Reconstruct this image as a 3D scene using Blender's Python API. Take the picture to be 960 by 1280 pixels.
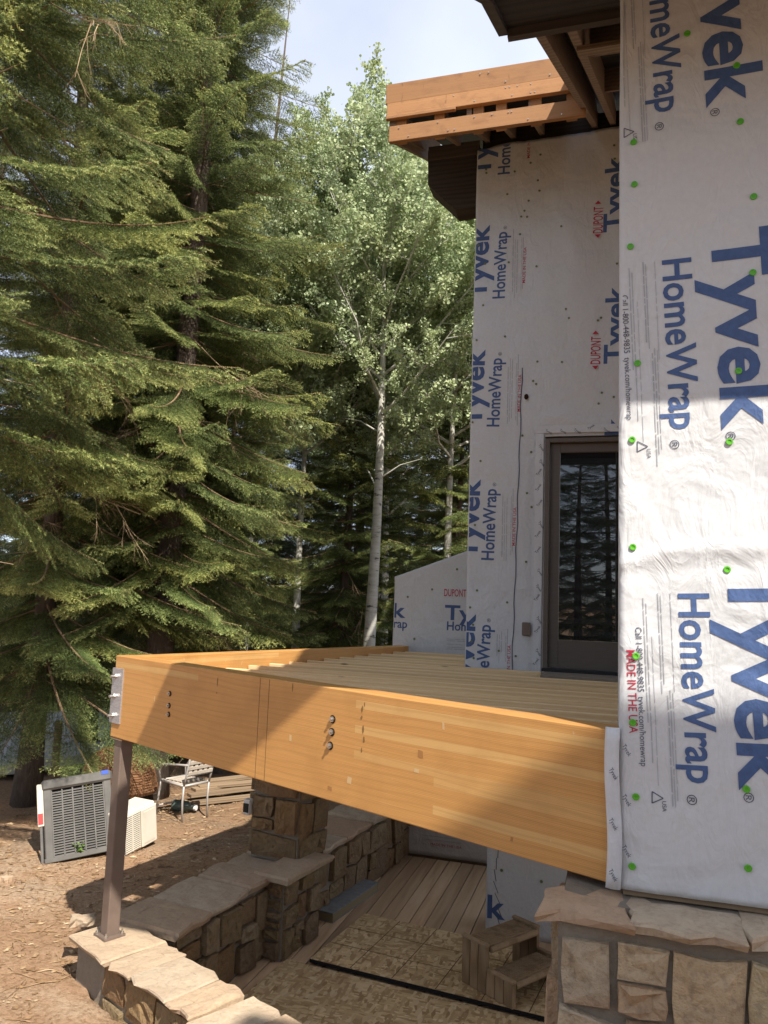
import bpy, bmesh, math, random
import numpy as np
from mathutils import Vector, Matrix

random.seed(7)
S = bpy.context.scene
for o in list(bpy.data.objects):
    bpy.data.objects.remove(o)
COL = S.collection

# ------------------------------------------------------------------ camera
CZ = 2.89
FPX, YAW, PIT, ROL = 961.8, 0.2926, 0.1150, 0.0379
_f0 = Vector((-math.sin(YAW), math.cos(YAW), 0)); _rt = Vector((math.cos(YAW), math.sin(YAW), 0)); _up = Vector((0, 0, 1))
CW = _f0 * math.cos(PIT) + _up * math.sin(PIT)
_u = _up * math.cos(PIT) - _f0 * math.sin(PIT)
CR = _rt * math.cos(ROL) + _u * math.sin(ROL)
CU = _u * math.cos(ROL) - _rt * math.sin(ROL)
CC = Vector((0, 0, CZ))
cam = bpy.data.cameras.new('camera'); camo = bpy.data.objects.new('camera', cam); COL.objects.link(camo)
cam.sensor_fit = 'VERTICAL'; cam.sensor_height = 36.0; cam.lens = 36.0 * FPX / 1280.0
cam.clip_start = 0.05; cam.clip_end = 3000
camo.matrix_world = Matrix(((CR.x, CU.x, -CW.x, CC.x), (CR.y, CU.y, -CW.y, CC.y), (CR.z, CU.z, -CW.z, CC.z), (0, 0, 0, 1)))
S.camera = camo

# ------------------------------------------------------------------ light
SUN = Vector((0.447, -0.465, 0.785)).normalized()          # towards the sun
wd = bpy.data.worlds.new('World'); S.world = wd; wd.use_nodes = True
nt = wd.node_tree; nt.nodes.clear()
out = nt.nodes.new('ShaderNodeOutputWorld'); bg = nt.nodes.new('ShaderNodeBackground')
sky = nt.nodes.new('ShaderNodeTexSky'); sky.sky_type = 'NISHITA'; sky.sun_disc = False
sky.sun_elevation = math.asin(SUN.z); sky.sun_rotation = math.atan2(SUN.x, SUN.y)
sky.altitude = 2000; sky.air_density = 1.0; sky.dust_density = 1.5; sky.ozone_density = 1.0
tc = nt.nodes.new('ShaderNodeTexCoord')
nz = nt.nodes.new('ShaderNodeTexNoise'); nz.inputs['Scale'].default_value = 1.6; nz.inputs['Detail'].default_value = 7; nz.inputs['Roughness'].default_value = .5
rmp = nt.nodes.new('ShaderNodeMapRange'); rmp.inputs[1].default_value = .34; rmp.inputs[2].default_value = .72; rmp.inputs[3].default_value = .42; rmp.inputs[4].default_value = .92
mx = nt.nodes.new('ShaderNodeMixRGB'); mx.inputs[2].default_value = (4.8, 5.05, 5.7, 1)
nt.links.new(tc.outputs['Generated'], nz.inputs['Vector']); nt.links.new(nz.outputs[0], rmp.inputs[0])
nt.links.new(rmp.outputs[0], mx.inputs[0]); nt.links.new(sky.outputs[0], mx.inputs[1])
nt.links.new(mx.outputs[0], bg.inputs[0]); bg.inputs[1].default_value = .125
nt.links.new(bg.outputs[0], out.inputs[0])
sl = bpy.data.lights.new('sun', 'SUN'); sl.energy = 4.45; sl.angle = math.radians(.53); sl.color = (1, .94, .85)
slo = bpy.data.objects.new('sun', sl); COL.objects.link(slo); slo.rotation_euler = SUN.to_track_quat('Z', 'Y').to_euler(); slo.location = (4, -4, 12)
S.view_settings.view_transform = 'Standard'; S.view_settings.look = 'None'; S.view_settings.exposure = 0.92; S.view_settings.gamma = 1.0
S.view_settings.use_curve_mapping = False
try:
    S.cycles.max_bounces = 6; S.cycles.diffuse_bounces = 3; S.cycles.glossy_bounces = 3; S.cycles.transmission_bounces = 4
    S.cycles.use_denoising = True
except Exception:
    pass

# pixel helpers (a pixel gives a direction; the plane it lies on gives the distance)
def ray(x, y): return CW + CR * ((x - 480) / FPX) - CU * ((y - 640) / FPX)
def onz(x, y, z): d = ray(x, y); return CC + d * ((z - CZ) / d.z)
def ony(x, y, Y): d = ray(x, y); return CC + d * (Y / d.y)
def dep(x, y, D): return CC + ray(x, y) * D

# ------------------------------------------------------------------ materials
MATS = {}
class NT:
    def __init__(s, name):
        s.m = bpy.data.materials.new(name); s.m.use_nodes = True; s.t = s.m.node_tree; s.t.nodes.clear()
        s.o = s.t.nodes.new('ShaderNodeOutputMaterial'); s.b = s.t.nodes.new('ShaderNodeBsdfPrincipled')
        s.t.links.new(s.b.outputs[0], s.o.inputs[0]); MATS[name] = s.m
        s.co = None
    def n(s, ty, **kw):
        k = s.t.nodes.new(ty)
        for a, v in kw.items():
            if a.startswith('i_'): k.inputs[a[2:].replace('_', ' ')].default_value = v
            else: setattr(k, a, v)
        return k
    def l(s, a, b): s.t.links.new(a, b)
    def coord(s, kind='Object', scale=(1, 1, 1), rot=(0, 0, 0)):
        if s.co is None: s.co = s.n('ShaderNodeTexCoord')
        mp = s.n('ShaderNodeMapping'); mp.inputs['Scale'].default_value = scale; mp.inputs['Rotation'].default_value = rot
        s.l(s.co.outputs[kind], mp.inputs[0]); return mp.outputs[0]
    def noise(s, vec, scale, detail=5, rough=.55, dist=0):
        k = s.n('ShaderNodeTexNoise'); k.inputs['Scale'].default_value = scale; k.inputs['Detail'].default_value = detail
        k.inputs['Roughness'].default_value = rough; k.inputs['Distortion'].default_value = dist
        s.l(vec, k.inputs['Vector']); return k.outputs[0]
    def ramp(s, fac, stops):
        r = s.n('ShaderNodeValToRGB'); e = r.color_ramp.elements
        while len(e) < len(stops): e.new(.5)
        for k, (p, c) in enumerate(stops): e[k].position = p; e[k].color = (*c, 1) if len(c) == 3 else c
        s.l(fac, r.inputs[0]); return r.outputs[0]
    def mix(s, fac, a, b, mode='MIX'):
        m = s.n('ShaderNodeMixRGB'); m.blend_type = mode
        for k, v in ((0, fac), (1, a), (2, b)):
            if isinstance(v, (int, float)): m.inputs[k].default_value = v
            elif isinstance(v, tuple): m.inputs[k].default_value = (*v, 1)
            else: s.l(v, m.inputs[k])
        return m.outputs[0]
    def math(s, op, a, b=0.0):
        m = s.n('ShaderNodeMath'); m.operation = op
        for k, v in ((0, a), (1, b)):
            if isinstance(v, (int, float)): m.inputs[k].default_value = v
            else: s.l(v, m.inputs[k])
        return m.outputs[0]
    def rnd(s): return s.n('ShaderNodeObjectInfo').outputs['Random']
    def bump(s, h, strength=.3, dist=.01):
        b = s.n('ShaderNodeBump'); b.inputs['Strength'].default_value = strength; b.inputs['Distance'].default_value = dist
        s.l(h, b.inputs['Height']); s.l(b.outputs[0], s.b.inputs['Normal'])
    def fin(s, col, rough=.7, spec=.3, metal=0):
        if isinstance(col, tuple): s.b.inputs['Base Color'].default_value = (*col, 1)
        else: s.l(col, s.b.inputs['Base Color'])
        if isinstance(rough, (int, float)): s.b.inputs['Roughness'].default_value = rough
        else: s.l(rough, s.b.inputs['Roughness'])
        s.b.inputs['Specular IOR Level'].default_value = spec; s.b.inputs['Metallic'].default_value = metal
        return s.m

def wrinkle(t, scale=1.0):
    v = t.coord('Object', (1, 1, 1))
    n1 = t.noise(v, 3.2 * scale, 3, .5, .8); n2 = t.noise(t.coord('Object', (1, 1, .45), (0, .5, 0)), 7 * scale, 4, .55, 1.2)
    r1 = t.math('ABSOLUTE', t.math('SUBTRACT', n2, .5)); n3 = t.noise(v, 45 * scale, 3, .6)
    h = t.math('ADD', t.math('MULTIPLY', n1, 1.0), t.math('MULTIPLY', r1, -.9))
    wn = t.n('ShaderNodeTexNoise'); wn.inputs['Scale'].default_value = 2.5 * scale; wn.inputs['Detail'].default_value = 3; t.l(v, wn.inputs['Vector'])
    av = t.n('ShaderNodeVectorMath'); av.operation = 'MULTIPLY_ADD'; t.l(wn.outputs['Color'], av.inputs[0]); av.inputs[1].default_value = (.35, .35, .35); t.l(v, av.inputs[2])
    vo = t.n('ShaderNodeTexVoronoi'); vo.inputs['Scale'].default_value = 5.5 * scale; t.l(av.outputs[0], vo.inputs['Vector'])
    h = t.math('ADD', h, t.math('MULTIPLY', vo.outputs['Distance'], .34))
    return t.math('ADD', h, t.math('MULTIPLY', n3, .05)), n1, n3
def wrapmat(name, col, var=.05, dirt=None):
    t = NT(name); h, n1, n3 = wrinkle(t)
    dk = tuple(c * (1 - var * 2) for c in col)
    c = t.mix(t.ramp(n3, [(.3, (0, 0, 0)), (.7, (1, 1, 1))]), dk, col)
    if dirt:
        d = t.noise(t.coord('Object', (1, 1, .6)), 1.7, 6, .65)
        c = t.mix(t.ramp(d, [(.55, (0, 0, 0)), (.8, (.5, .5, .5))]), c, dirt)
    t.bump(h, .52, .035); return t.fin(c, .62, .25)
wrapmat('wrap', (.585, .59, .595), .03, (.56, .54, .50))
wrapmat('ink_blue', (.075, .125, .27), .1)
wrapmat('ink_grey', (.40, .41, .43), .05)
wrapmat('ink_dark', (.09, .10, .14), .1)
wrapmat('ink_red', (.48, .04, .07), .1)
wrapmat('tape', (.60, .605, .615), .03)
t = NT('cap_green'); t.fin((.11, .42, .03), .4, .4)
t = NT('cap_dull'); t.fin((.16, .20, .08), .6, .3)

def woodmat(name, c1, c2, c3, axis_scale=(.6, 9, 9), rough=.6, bump=.15, lam=None, knots=True, objvar=.25):
    t = NT(name); v = t.coord('Object', axis_scale)
    r = t.rnd(); ad = t.n('ShaderNodeVectorMath'); ad.operation = 'ADD'; t.l(v, ad.inputs[0])
    cmb = t.n('ShaderNodeCombineXYZ'); t.l(t.math('MULTIPLY', r, 37.), cmb.inputs[0]); t.l(t.math('MULTIPLY', r, 91.), cmb.inputs[1]); t.l(t.math('MULTIPLY', r, 13.), cmb.inputs[2]); t.l(cmb.outputs[0], ad.inputs[1])
    v2 = ad.outputs[0]
    n = t.noise(v2, 1.3, 6, .6, 1.5)
    wv = t.n('ShaderNodeTexWave'); wv.wave_type = 'BANDS'; wv.bands_direction = 'Z'; wv.inputs['Scale'].default_value = 1.1; wv.inputs['Distortion'].default_value = 6; wv.inputs['Detail'].default_value = 3; wv.inputs['Detail Scale'].default_value = 1.2
    t.l(v2, wv.inputs['Vector'])
    g = t.math('ADD', t.math('MULTIPLY', n, .6), t.math('MULTIPLY', wv.outputs['Fac'], .4))
    c = t.ramp(g, [(.2, c1), (.5, c2), (.8, c3)])
    if lam:
        # glued laminations: bands across the depth, each board cut to lengths
        br = t.n('ShaderNodeTexBrick'); br.inputs['Scale'].default_value = 1; br.inputs['Mortar Size'].default_value = .0006; br.inputs['Mortar Smooth'].default_value = .3
        br.inputs['Brick Width'].default_value = lam[0]; br.inputs['Row Height'].default_value = lam[1]; br.inputs['Color1'].default_value = (0, 0, 0, 1); br.inputs['Color2'].default_value = (1, 1, 1, 1); br.inputs['Mortar'].default_value = (.3, .3, .3, 1); br.offset = .37; br.offset_frequency = 3
        sw = t.n('ShaderNodeSeparateXYZ'); cb = t.n('ShaderNodeCombineXYZ'); t.l(t.coord('Object'), sw.inputs[0])
        t.l(sw.outputs[0], cb.inputs[0]); t.l(sw.outputs[2], cb.inputs[1]); t.l(cb.outputs[0], br.inputs['Vector'])
        c = t.mix(t.math('MULTIPLY', br.outputs['Color'], .22), c, c1)
        c = t.mix(t.ramp(br.outputs['Color'], [(.87, (0, 0, 0)), (.90, (.5, .5, .5))]), c, (.66, .43, .17))
        c = t.mix(t.math('MULTIPLY', br.outputs['Fac'], .14), c, (.20, .10, .04))
        cg = t.n('ShaderNodeTexWave'); cg.wave_type = 'BANDS'; cg.bands_direction = 'Z'; cg.inputs['Scale'].default_value = 9; cg.inputs['Distortion'].default_value = 14; cg.inputs['Detail'].default_value = 2; cg.inputs['Detail Scale'].default_value = .5; t.l(t.coord('Object', (.16, 1, 1)), cg.inputs['Vector'])
        c = t.mix(t.ramp(cg.outputs['Fac'], [(.62, (0, 0, 0)), (1, (.20, .20, .20))]), c, tuple(x * .66 for x in c1))
        st = t.noise(t.coord('Object', (1.2, 1, 1.2)), 2.2, 5, .6)
        c = t.mix(t.ramp(st, [(.5, (0, 0, 0)), (.75, (.35, .35, .35))]), c, tuple(x * .62 for x in c1))
        sp = t.noise(t.coord('Object', (14, 1, 4)), 2.4, 2, .5)
        c = t.mix(t.ramp(sp, [(.74, (0, 0, 0)), (.76, (.5, .5, .5))]), c, (.62, .47, .28))
    if knots:
        vo = t.n('ShaderNodeTexVoronoi'); vo.inputs['Scale'].default_value = 1.0; t.l(t.coord('Object', (1.7, 5, 5)), vo.inputs['Vector'])
        c = t.mix(t.ramp(vo.outputs['Distance'], [(.03, (.85, .85, .85)), (.085, (0, 0, 0))]), c, tuple(x * .3 for x in c1))
    c = t.mix(objvar, c, t.mix(1.0, c, t.ramp(r, [(0, (.55, .55, .55)), (1, (1.3, 1.3, 1.3))]), 'MULTIPLY'))
    if name == 'fascia':
        st = t.noise(t.coord('Object', (2.2, 1, 5)), 1.6, 7, .7, .6); c = t.mix(t.ramp(st, [(.50, (0, 0, 0)), (.72, (.6, .6, .6))]), c, (.16, .075, .035))
        st = t.noise(t.coord('Object', (9, 1, 2)), 2.0, 4, .6); c = t.mix(t.ramp(st, [(.66, (0, 0, 0)), (.72, (.55, .55, .55))]), c, (.09, .05, .03))
    t.bump(g, bump, .004); return t.fin(c, rough, .3)
woodmat('glulam', (.47, .225, .066), (.54, .272, .083), (.60, .325, .108), (.9, 22, 46), .5, .08, (1.35, .040), False, 0)
woodmat('glulam_side', (.47, .225, .066), (.54, .272, .083), (.60, .325, .108), (.9, 22, 46), .5, .08, (1.7, .040), False, 0)
woodmat('joist', (.66, .47, .25), (.72, .525, .29), (.77, .575, .33), (.5, 9, 9), .7, .1)
woodmat('fascia', (.30, .145, .058), (.36, .18, .075), (.42, .215, .093), (.35, 24, 34), .7, .2, None, True, .5)
woodmat('rafter', (.17, .12, .085), (.23, .165, .12), (.28, .205, .15), (9, .5, 9), .8, .2)
woodmat('lumber', (.16, .11, .07), (.24, .17, .105), (.31, .22, .14), (.5, 9, 9), .8, .2)
woodmat('plank', (.42, .27, .15), (.52, .35, .20), (.60, .42, .26), (9, .6, 9), .75, .25, None, True, .6)
woodmat('step_board', (.22, .145, .075), (.30, .205, .115), (.36, .26, .155), (9, 9, .8), .75, .2, None, False, .5)
woodmat('dark_soffit', (.035, .027, .024), (.05, .04, .034), (.065, .05, .043), (.8, 6, 6), .85, .2, None, False, .3)
woodmat('dark_trim', (.070, .056, .048), (.085, .068, .058), (.10, .08, .068), (.8, 6, 6), .7, .1, None, False, .2)

def stonemat(name, k, sat):
    S3 = lambda c: tuple(min(1, x * k * w) for x, w in zip(c, sat))
    t = NT(name); v = t.coord('Object'); r = t.rnd()
    base = t.ramp(r, [(0, S3((.37, .29, .21))), (.18, S3((.45, .35, .20))), (.36, S3((.34, .25, .18))), (.52, S3((.48, .38, .26))), (.68, S3((.39, .26, .16))), (.84, S3((.46, .32, .18))), (1, S3((.50, .42, .31)))])
    n = t.noise(v, 6, 8, .65, .4); n2 = t.noise(v, 28, 6, .6); n4 = t.noise(v, 2.3, 3, .5)
    c = t.mix(t.ramp(n, [(.3, (0, 0, 0)), (.72, (.75, .75, .75))]), base, t.mix(.6, base, S3((.13, .10, .075)), 'MIX'))
    c = t.mix(t.ramp(n4, [(.52, (0, 0, 0)), (.68, (.4, .4, .4))]), c, S3((.34, .165, .08)))
    c = t.mix(t.ramp(n2, [(.35, (.35, .35, .35)), (.5, (0, 0, 0))]), c, S3((.12, .09, .07)))
    t.bump(t.math('ADD', n, t.math('MULTIPLY', n2, .55)), 1.0, .035); t.fin(c, .9, .2)
stonemat('stone', 1.22, (1, 1, .98)); stonemat('rubble', .62, (1.02, .95, .80))
t = NT('cap_stone'); v = t.coord('Object'); r = t.rnd()
base = t.ramp(r, [(0, (.42, .33, .23)), (.3, (.47, .36, .24)), (.55, (.46, .30, .19)), (.75, (.44, .36, .26)), (1, (.52, .42, .30))])
n = t.noise(v, 5, 8, .62, .6); n2 = t.noise(v, 34, 6, .65)
c = t.mix(t.ramp(n, [(.35, (0, 0, 0)), (.7, (.7, .7, .7))]), base, (.34, .24, .165))
c = t.mix(t.ramp(n2, [(.33, (.35, .35, .35)), (.5, (0, 0, 0))]), c, (.2, .15, .11))
t.bump(t.math('ADD', n, t.math('MULTIPLY', n2, .3)), .7, .025); t.fin(c, .88, .2)
t = NT('mortar'); v = t.coord('Object'); n = t.noise(v, 22, 8, .7); n2 = t.noise(v, 2.5, 4)
c = t.mix(n2, t.ramp(n, [(.3, (.20, .17, .135)), (.7, (.31, .27, .215))]), (.23, .19, .145)); t.bump(n, .9, .02); t.fin(c, .95, .1)

t = NT('dirt'); v = t.coord('Object'); n = t.noise(v, 1.1, 6, .6, .3); n2 = t.noise(v, 30, 8, .75); n3 = t.noise(v, 130, 3, .7); n5 = t.noise(v, .35, 4, .6)
c = t.ramp(n, [(.3, (.33, .195, .11)), (.5, (.40, .255, .155)), (.68, (.50, .37, .255))])
c = t.mix(t.ramp(n2, [(.38, (.75, .75, .75)), (.56, (0, 0, 0))]), c, (.21, .12, .062))
c = t.mix(t.ramp(n3, [(.6, (0, 0, 0)), (.72, (.6, .6, .6))]), c, (.55, .42, .29))
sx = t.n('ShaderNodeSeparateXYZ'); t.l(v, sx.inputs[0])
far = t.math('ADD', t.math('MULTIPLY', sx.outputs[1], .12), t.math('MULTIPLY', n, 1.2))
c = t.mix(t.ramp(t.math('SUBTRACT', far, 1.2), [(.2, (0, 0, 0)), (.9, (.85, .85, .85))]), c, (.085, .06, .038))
t.bump(t.math('ADD', n2, t.math('MULTIPLY', n3, .5)), .8, .03); t.fin(c, .97, .1)
t = NT('chip'); r = t.rnd(); n = t.noise(t.coord('Object'), 9, 2); t.fin(t.ramp(n, [(.3, (.13, .075, .04)), (.5, (.27, .17, .09)), (.7, (.46, .35, .22))]), .9, .15)
t = NT('road'); n = t.noise(t.coord('Object'), 40, 6, .7); n2 = t.noise(t.coord('Object'), .8, 5, .6)
t.bump(n, .3, .01); t.fin(t.mix(n2, t.ramp(n, [(.3, (.30, .295, .285)), (.7, (.42, .41, .40))]), (.38, .37, .36)), .9, .2)
t = NT('verge'); n = t.noise(t.coord('Object'), 14, 6, .7); t.bump(n, .5, .02); t.fin(t.ramp(n, [(.3, (.25, .21, .16)), (.7, (.40, .36, .30))]), .95, .1)

t = NT('osb'); v = t.coord('Object', (1, 1, 1)); rr = []
col = None
vo = t.n('ShaderNodeTexVoronoi'); vo.inputs['Scale'].default_value = 1; t.l(t.coord('Object', (14, 46, 20), (0, 0, .25)), vo.inputs['Vector'])
vo2 = t.n('ShaderNodeTexVoronoi'); vo2.inputs['Scale'].default_value = 1; t.l(t.coord('Object', (44, 13, 20), (0, 0, .3)), vo2.inputs['Vector'])
sp = t.n('ShaderNodeSeparateColor'); t.l(vo.outputs['Color'], sp.inputs[0]); sp2 = t.n('ShaderNodeSeparateColor'); t.l(vo2.outputs['Color'], sp2.inputs[0])
ra = t.ramp(sp.outputs[0], [(0, (.34, .22, .10)), (.4, (.54, .38, .19)), (.75, (.66, .49, .26)), (1, (.78, .62, .37))])
rb = t.ramp(sp2.outputs[0], [(0, (.32, .20, .09)), (.5, (.56, .40, .21)), (1, (.74, .58, .34))])
c = t.mix(t.ramp(sp2.outputs[1], [(.5, (0, 0, 0)), (.52, (1, 1, 1))]), ra, rb)
c = t.mix(t.ramp(t.noise(v, 1.4, 5), [(.35, (0, 0, 0)), (.7, (.4, .4, .4))]), c, (.28, .18, .09))
t.bump(sp.outputs[0], .3, .003); t.fin(c, .8, .25)
t = NT('black_edge'); t.fin((.012, .012, .014), .6, .3)
t = NT('patch_pale'); t.fin((.58, .39, .19), .6, .3)
t = NT('patch_dark'); t.fin((.36, .17, .055), .6, .3)
t = NT('smudge'); t.fin((.24, .135, .055), .8, .1)
t = NT('chalk'); t.fin((.15, .095, .05), .9, .1)
t = NT('foam_grey'); n = t.noise(t.coord('Object'), 20, 5); t.bump(n, .3, .004); t.fin(t.ramp(n, [(.3, (.17, .172, .165)), (.7, (.23, .232, .225))]), .8, .2)
t = NT('foam_yellow'); t.fin((.24, .19, .11), .85, .2)

t = NT('door_frame'); n = t.noise(t.coord('Object', (1, 1, 6)), 9, 4); t.fin(t.ramp(n, [(.3, (.105, .085, .070)), (.7, (.125, .102, .085))]), .45, .35)
t = NT('glass'); t.b.inputs['Base Color'].default_value = (.012, .015, .017, 1); t.b.inputs['Roughness'].default_value = .03; t.b.inputs['IOR'].default_value = 1.62; t.b.inputs['Specular IOR Level'].default_value = .75
wv = t.n('ShaderNodeTexWave'); wv.wave_type = 'BANDS'; wv.bands_direction = 'Z'; wv.inputs['Scale'].default_value = 3.0; wv.inputs['Distortion'].default_value = .3; t.l(t.coord('Object'), wv.inputs['Vector'])
t.l(t.ramp(wv.outputs['Fac'], [(.35, (.010, .012, .014)), (.75, (.020, .023, .026))]), t.b.inputs['Base Color']); t.b.inputs['Roughness'].default_value = .0
t = NT('steel_brown'); n = t.noise(t.coord('Object'), 8, 5); t.bump(n, .1, .003); t.fin(t.ramp(n, [(.3, (.135, .098, .078)), (.7, (.17, .125, .10))]), .45, .45)
t = NT('steel'); n = t.noise(t.coord('Object', (3, 3, 12)), 9, 5); t.bump(n, .15, .003); t.fin(t.ramp(n, [(.3, (.36, .35, .36)), (.7, (.52, .51, .52))]), .42, .5, .6)
t = NT('bolt'); t.fin((.50, .47, .43), .3, .5, .9)
t = NT('hole'); t.fin((.03, .018, .010), .9, .1)
t = NT('ac_grey'); n = t.noise(t.coord('Object'), 5, 6, .6); t.bump(n, .1, .01); t.fin(t.ramp(n, [(.3, (.085, .08, .072)), (.7, (.14, .132, .12))]), .55, .35)  # greys lowered to stand in for tree shade over the condenser
t = NT('ac_slat'); n = t.noise(t.coord('Object'), 4, 4); t.fin(t.ramp(n, [(.3, (.085, .08, .074)), (.7, (.17, .162, .15))]), .55, .35)  # slat tone lowered likewise, tree shade put into the colour
t = NT('ac_dark'); t.fin((.012, .012, .013), .8, .2)
t = NT('cream'); n = t.noise(t.coord('Object'), 4, 6, .6); t.fin(t.ramp(n, [(.3, (.58, .53, .43)), (.7, (.68, .63, .53))]), .5, .35)
t = NT('cream_dark'); t.fin((.045, .04, .03), .8, .2)
t = NT('label_red'); t.fin((.45, .05, .05), .6, .3)
t = NT('label_blue'); t.fin((.05, .10, .40), .6, .3)
t = NT('chair_metal'); t.fin((.40, .37, .34), .45, .5, .2)
t = NT('chair_strap'); n = t.noise(t.coord('Object'), 14, 4); t.fin(t.ramp(n, [(.3, (.42, .36, .29)), (.7, (.56, .49, .41))]), .6, .3)
t = NT('wicker'); n = t.noise(t.coord('Object', (3, 3, 30)), 6, 4); t.bump(n, .6, .01); t.fin(t.ramp(n, [(.3, (.10, .045, .02)), (.7, (.26, .13, .06))]), .75, .25)
t = NT('teal'); t.fin((.09, .13, .11), .35, .5)
t = NT('white_plastic'); t.fin((.72, .72, .70), .4, .4)
t = NT('cable'); t.fin((.02, .02, .02), .6, .3)
t = NT('rust'); n = t.noise(t.coord('Object'), 8, 5); t.fin(t.ramp(n, [(.3, (.055, .028, .018)), (.7, (.12, .06, .04))]), .8, .2)

t = NT('spruce_bark'); v = t.coord('Object', (9, 9, 2.5)); n = t.noise(v, 3, 8, .7, .6); n2 = t.noise(t.coord('Object'), 2.2, 4)
t.bump(n, 1.0, .04); t.fin(t.mix(n2, t.ramp(n, [(.3, (.065, .048, .038)), (.55, (.15, .115, .09)), (.75, (.26, .21, .17))]), (.14, .11, .085)), .95, .1)
t = NT('twig'); n = t.noise(t.coord('Object'), 7, 3); t.fin(t.ramp(n, [(.3, (.13, .085, .05)), (.7, (.30, .20, .12))]), .9, .1)
t = NT('dead_twig'); n = t.noise(t.coord('Object'), 5, 3); t.fin(t.ramp(n, [(.3, (.20, .14, .09)), (.7, (.50, .37, .22))]), .9, .1)
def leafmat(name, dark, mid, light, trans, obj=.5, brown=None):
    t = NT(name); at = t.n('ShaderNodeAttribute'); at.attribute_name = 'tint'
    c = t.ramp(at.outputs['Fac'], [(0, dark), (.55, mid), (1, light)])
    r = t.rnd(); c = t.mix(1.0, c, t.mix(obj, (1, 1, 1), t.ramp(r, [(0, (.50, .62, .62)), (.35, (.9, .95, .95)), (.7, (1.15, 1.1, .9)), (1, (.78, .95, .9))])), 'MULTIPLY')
    if brown:
        n = t.noise(t.coord('Object'), 2.2, 2, .5); c = t.mix(t.ramp(n, [(.69, (0, 0, 0)), (.76, (.6, .6, .6))]), c, brown)
    t.fin(c, .55, .3)
    tr = t.n('ShaderNodeBsdfTranslucent'); t.l(c, tr.inputs[0]); ms = t.n('ShaderNodeMixShader'); ms.inputs[0].default_value = trans
    t.l(t.b.outputs[0], ms.inputs[1]); t.l(tr.outputs[0], ms.inputs[2]); t.l(ms.outputs[0], t.o.inputs[0])
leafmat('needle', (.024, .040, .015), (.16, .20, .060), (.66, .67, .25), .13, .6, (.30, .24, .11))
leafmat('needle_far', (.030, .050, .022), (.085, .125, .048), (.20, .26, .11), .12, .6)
leafmat('aspen_leaf', (.27, .33, .165), (.48, .55, .31), (.72, .76, .51), .36, .3)
leafmat('weed_leaf', (.12, .22, .03), (.2, .36, .05), (.3, .45, .1), .3, .2)
t = NT('aspen_bark'); v = t.coord('Object', (2, 2, 7)); n = t.noise(v, 2.4, 6, .7); n2 = t.noise(t.coord('Object'), 1.2, 3)
c = t.ramp(n, [(.34, (.05, .045, .04)), (.42, (.48, .46, .40)), (.7, (.66, .64, .57))]); c = t.mix(t.ramp(n2, [(.45, (0, 0, 0)), (.7, (.5, .5, .5))]), c, (.34, .35, .27)); t.bump(n, .4, .01); t.fin(c, .8, .2)

# ------------------------------------------------------------------ object helpers
def obj(name, me, parent=None, mats=None, loc=None, rot=None, scale=None):
    o = bpy.data.objects.new(name, me); COL.objects.link(o)
    if mats and not len(me.materials):
        for m in (mats if isinstance(mats, (list, tuple)) else [mats]): me.materials.append(MATS[m])
    if parent: o.parent = parent
    if loc is not None: o.location = loc
    if rot is not None: o.rotation_euler = rot
    if scale is not None: o.scale = scale
    return o
def empty(name, loc=(0, 0, 0), rz=0, parent=None):
    o = bpy.data.objects.new(name, None); COL.objects.link(o); o.location = loc; o.rotation_euler = (0, 0, rz); o.empty_display_size = .1
    if parent: o.parent = parent
    return o
def tag(o, label=None, cat=None, group=None, kind=None):
    if label: o['label'] = label
    if cat: o['category'] = cat
    if group: o['group'] = group
    if kind: o['kind'] = kind
    return o
def mesh(name, verts, faces, smooth=False):
    me = bpy.data.meshes.new(name); me.from_pydata([tuple(v) for v in verts], [], faces); me.update()
    if smooth: me.polygons.foreach_set('use_smooth', [True] * len(me.polygons))
    return me
def boxverts(a, b): return [(x, y, z) for z in (a[2], b[2]) for y in (a[1], b[1]) for x in (a[0], b[0])]
BF = [(0, 2, 3, 1), (4, 5, 7, 6), (0, 1, 5, 4), (2, 6, 7, 3), (0, 4, 6, 2), (1, 3, 7, 5)]
def box_me(name, a, b, bevel=0.0, seg=1):
    me = mesh(name, boxverts(a, b), BF)
    if bevel:
        bm = bmesh.new(); bm.from_mesh(me); bmesh.ops.bevel(bm, geom=bm.edges[:], offset=bevel, segments=seg, affect='EDGES', profile=.5); bm.to_mesh(me); bm.free()
    return me
def box(name, a, b, m, parent=None, bevel=0.0, seg=1): return obj(name, box_me(name, a, b, bevel, seg), parent, m)
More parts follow.
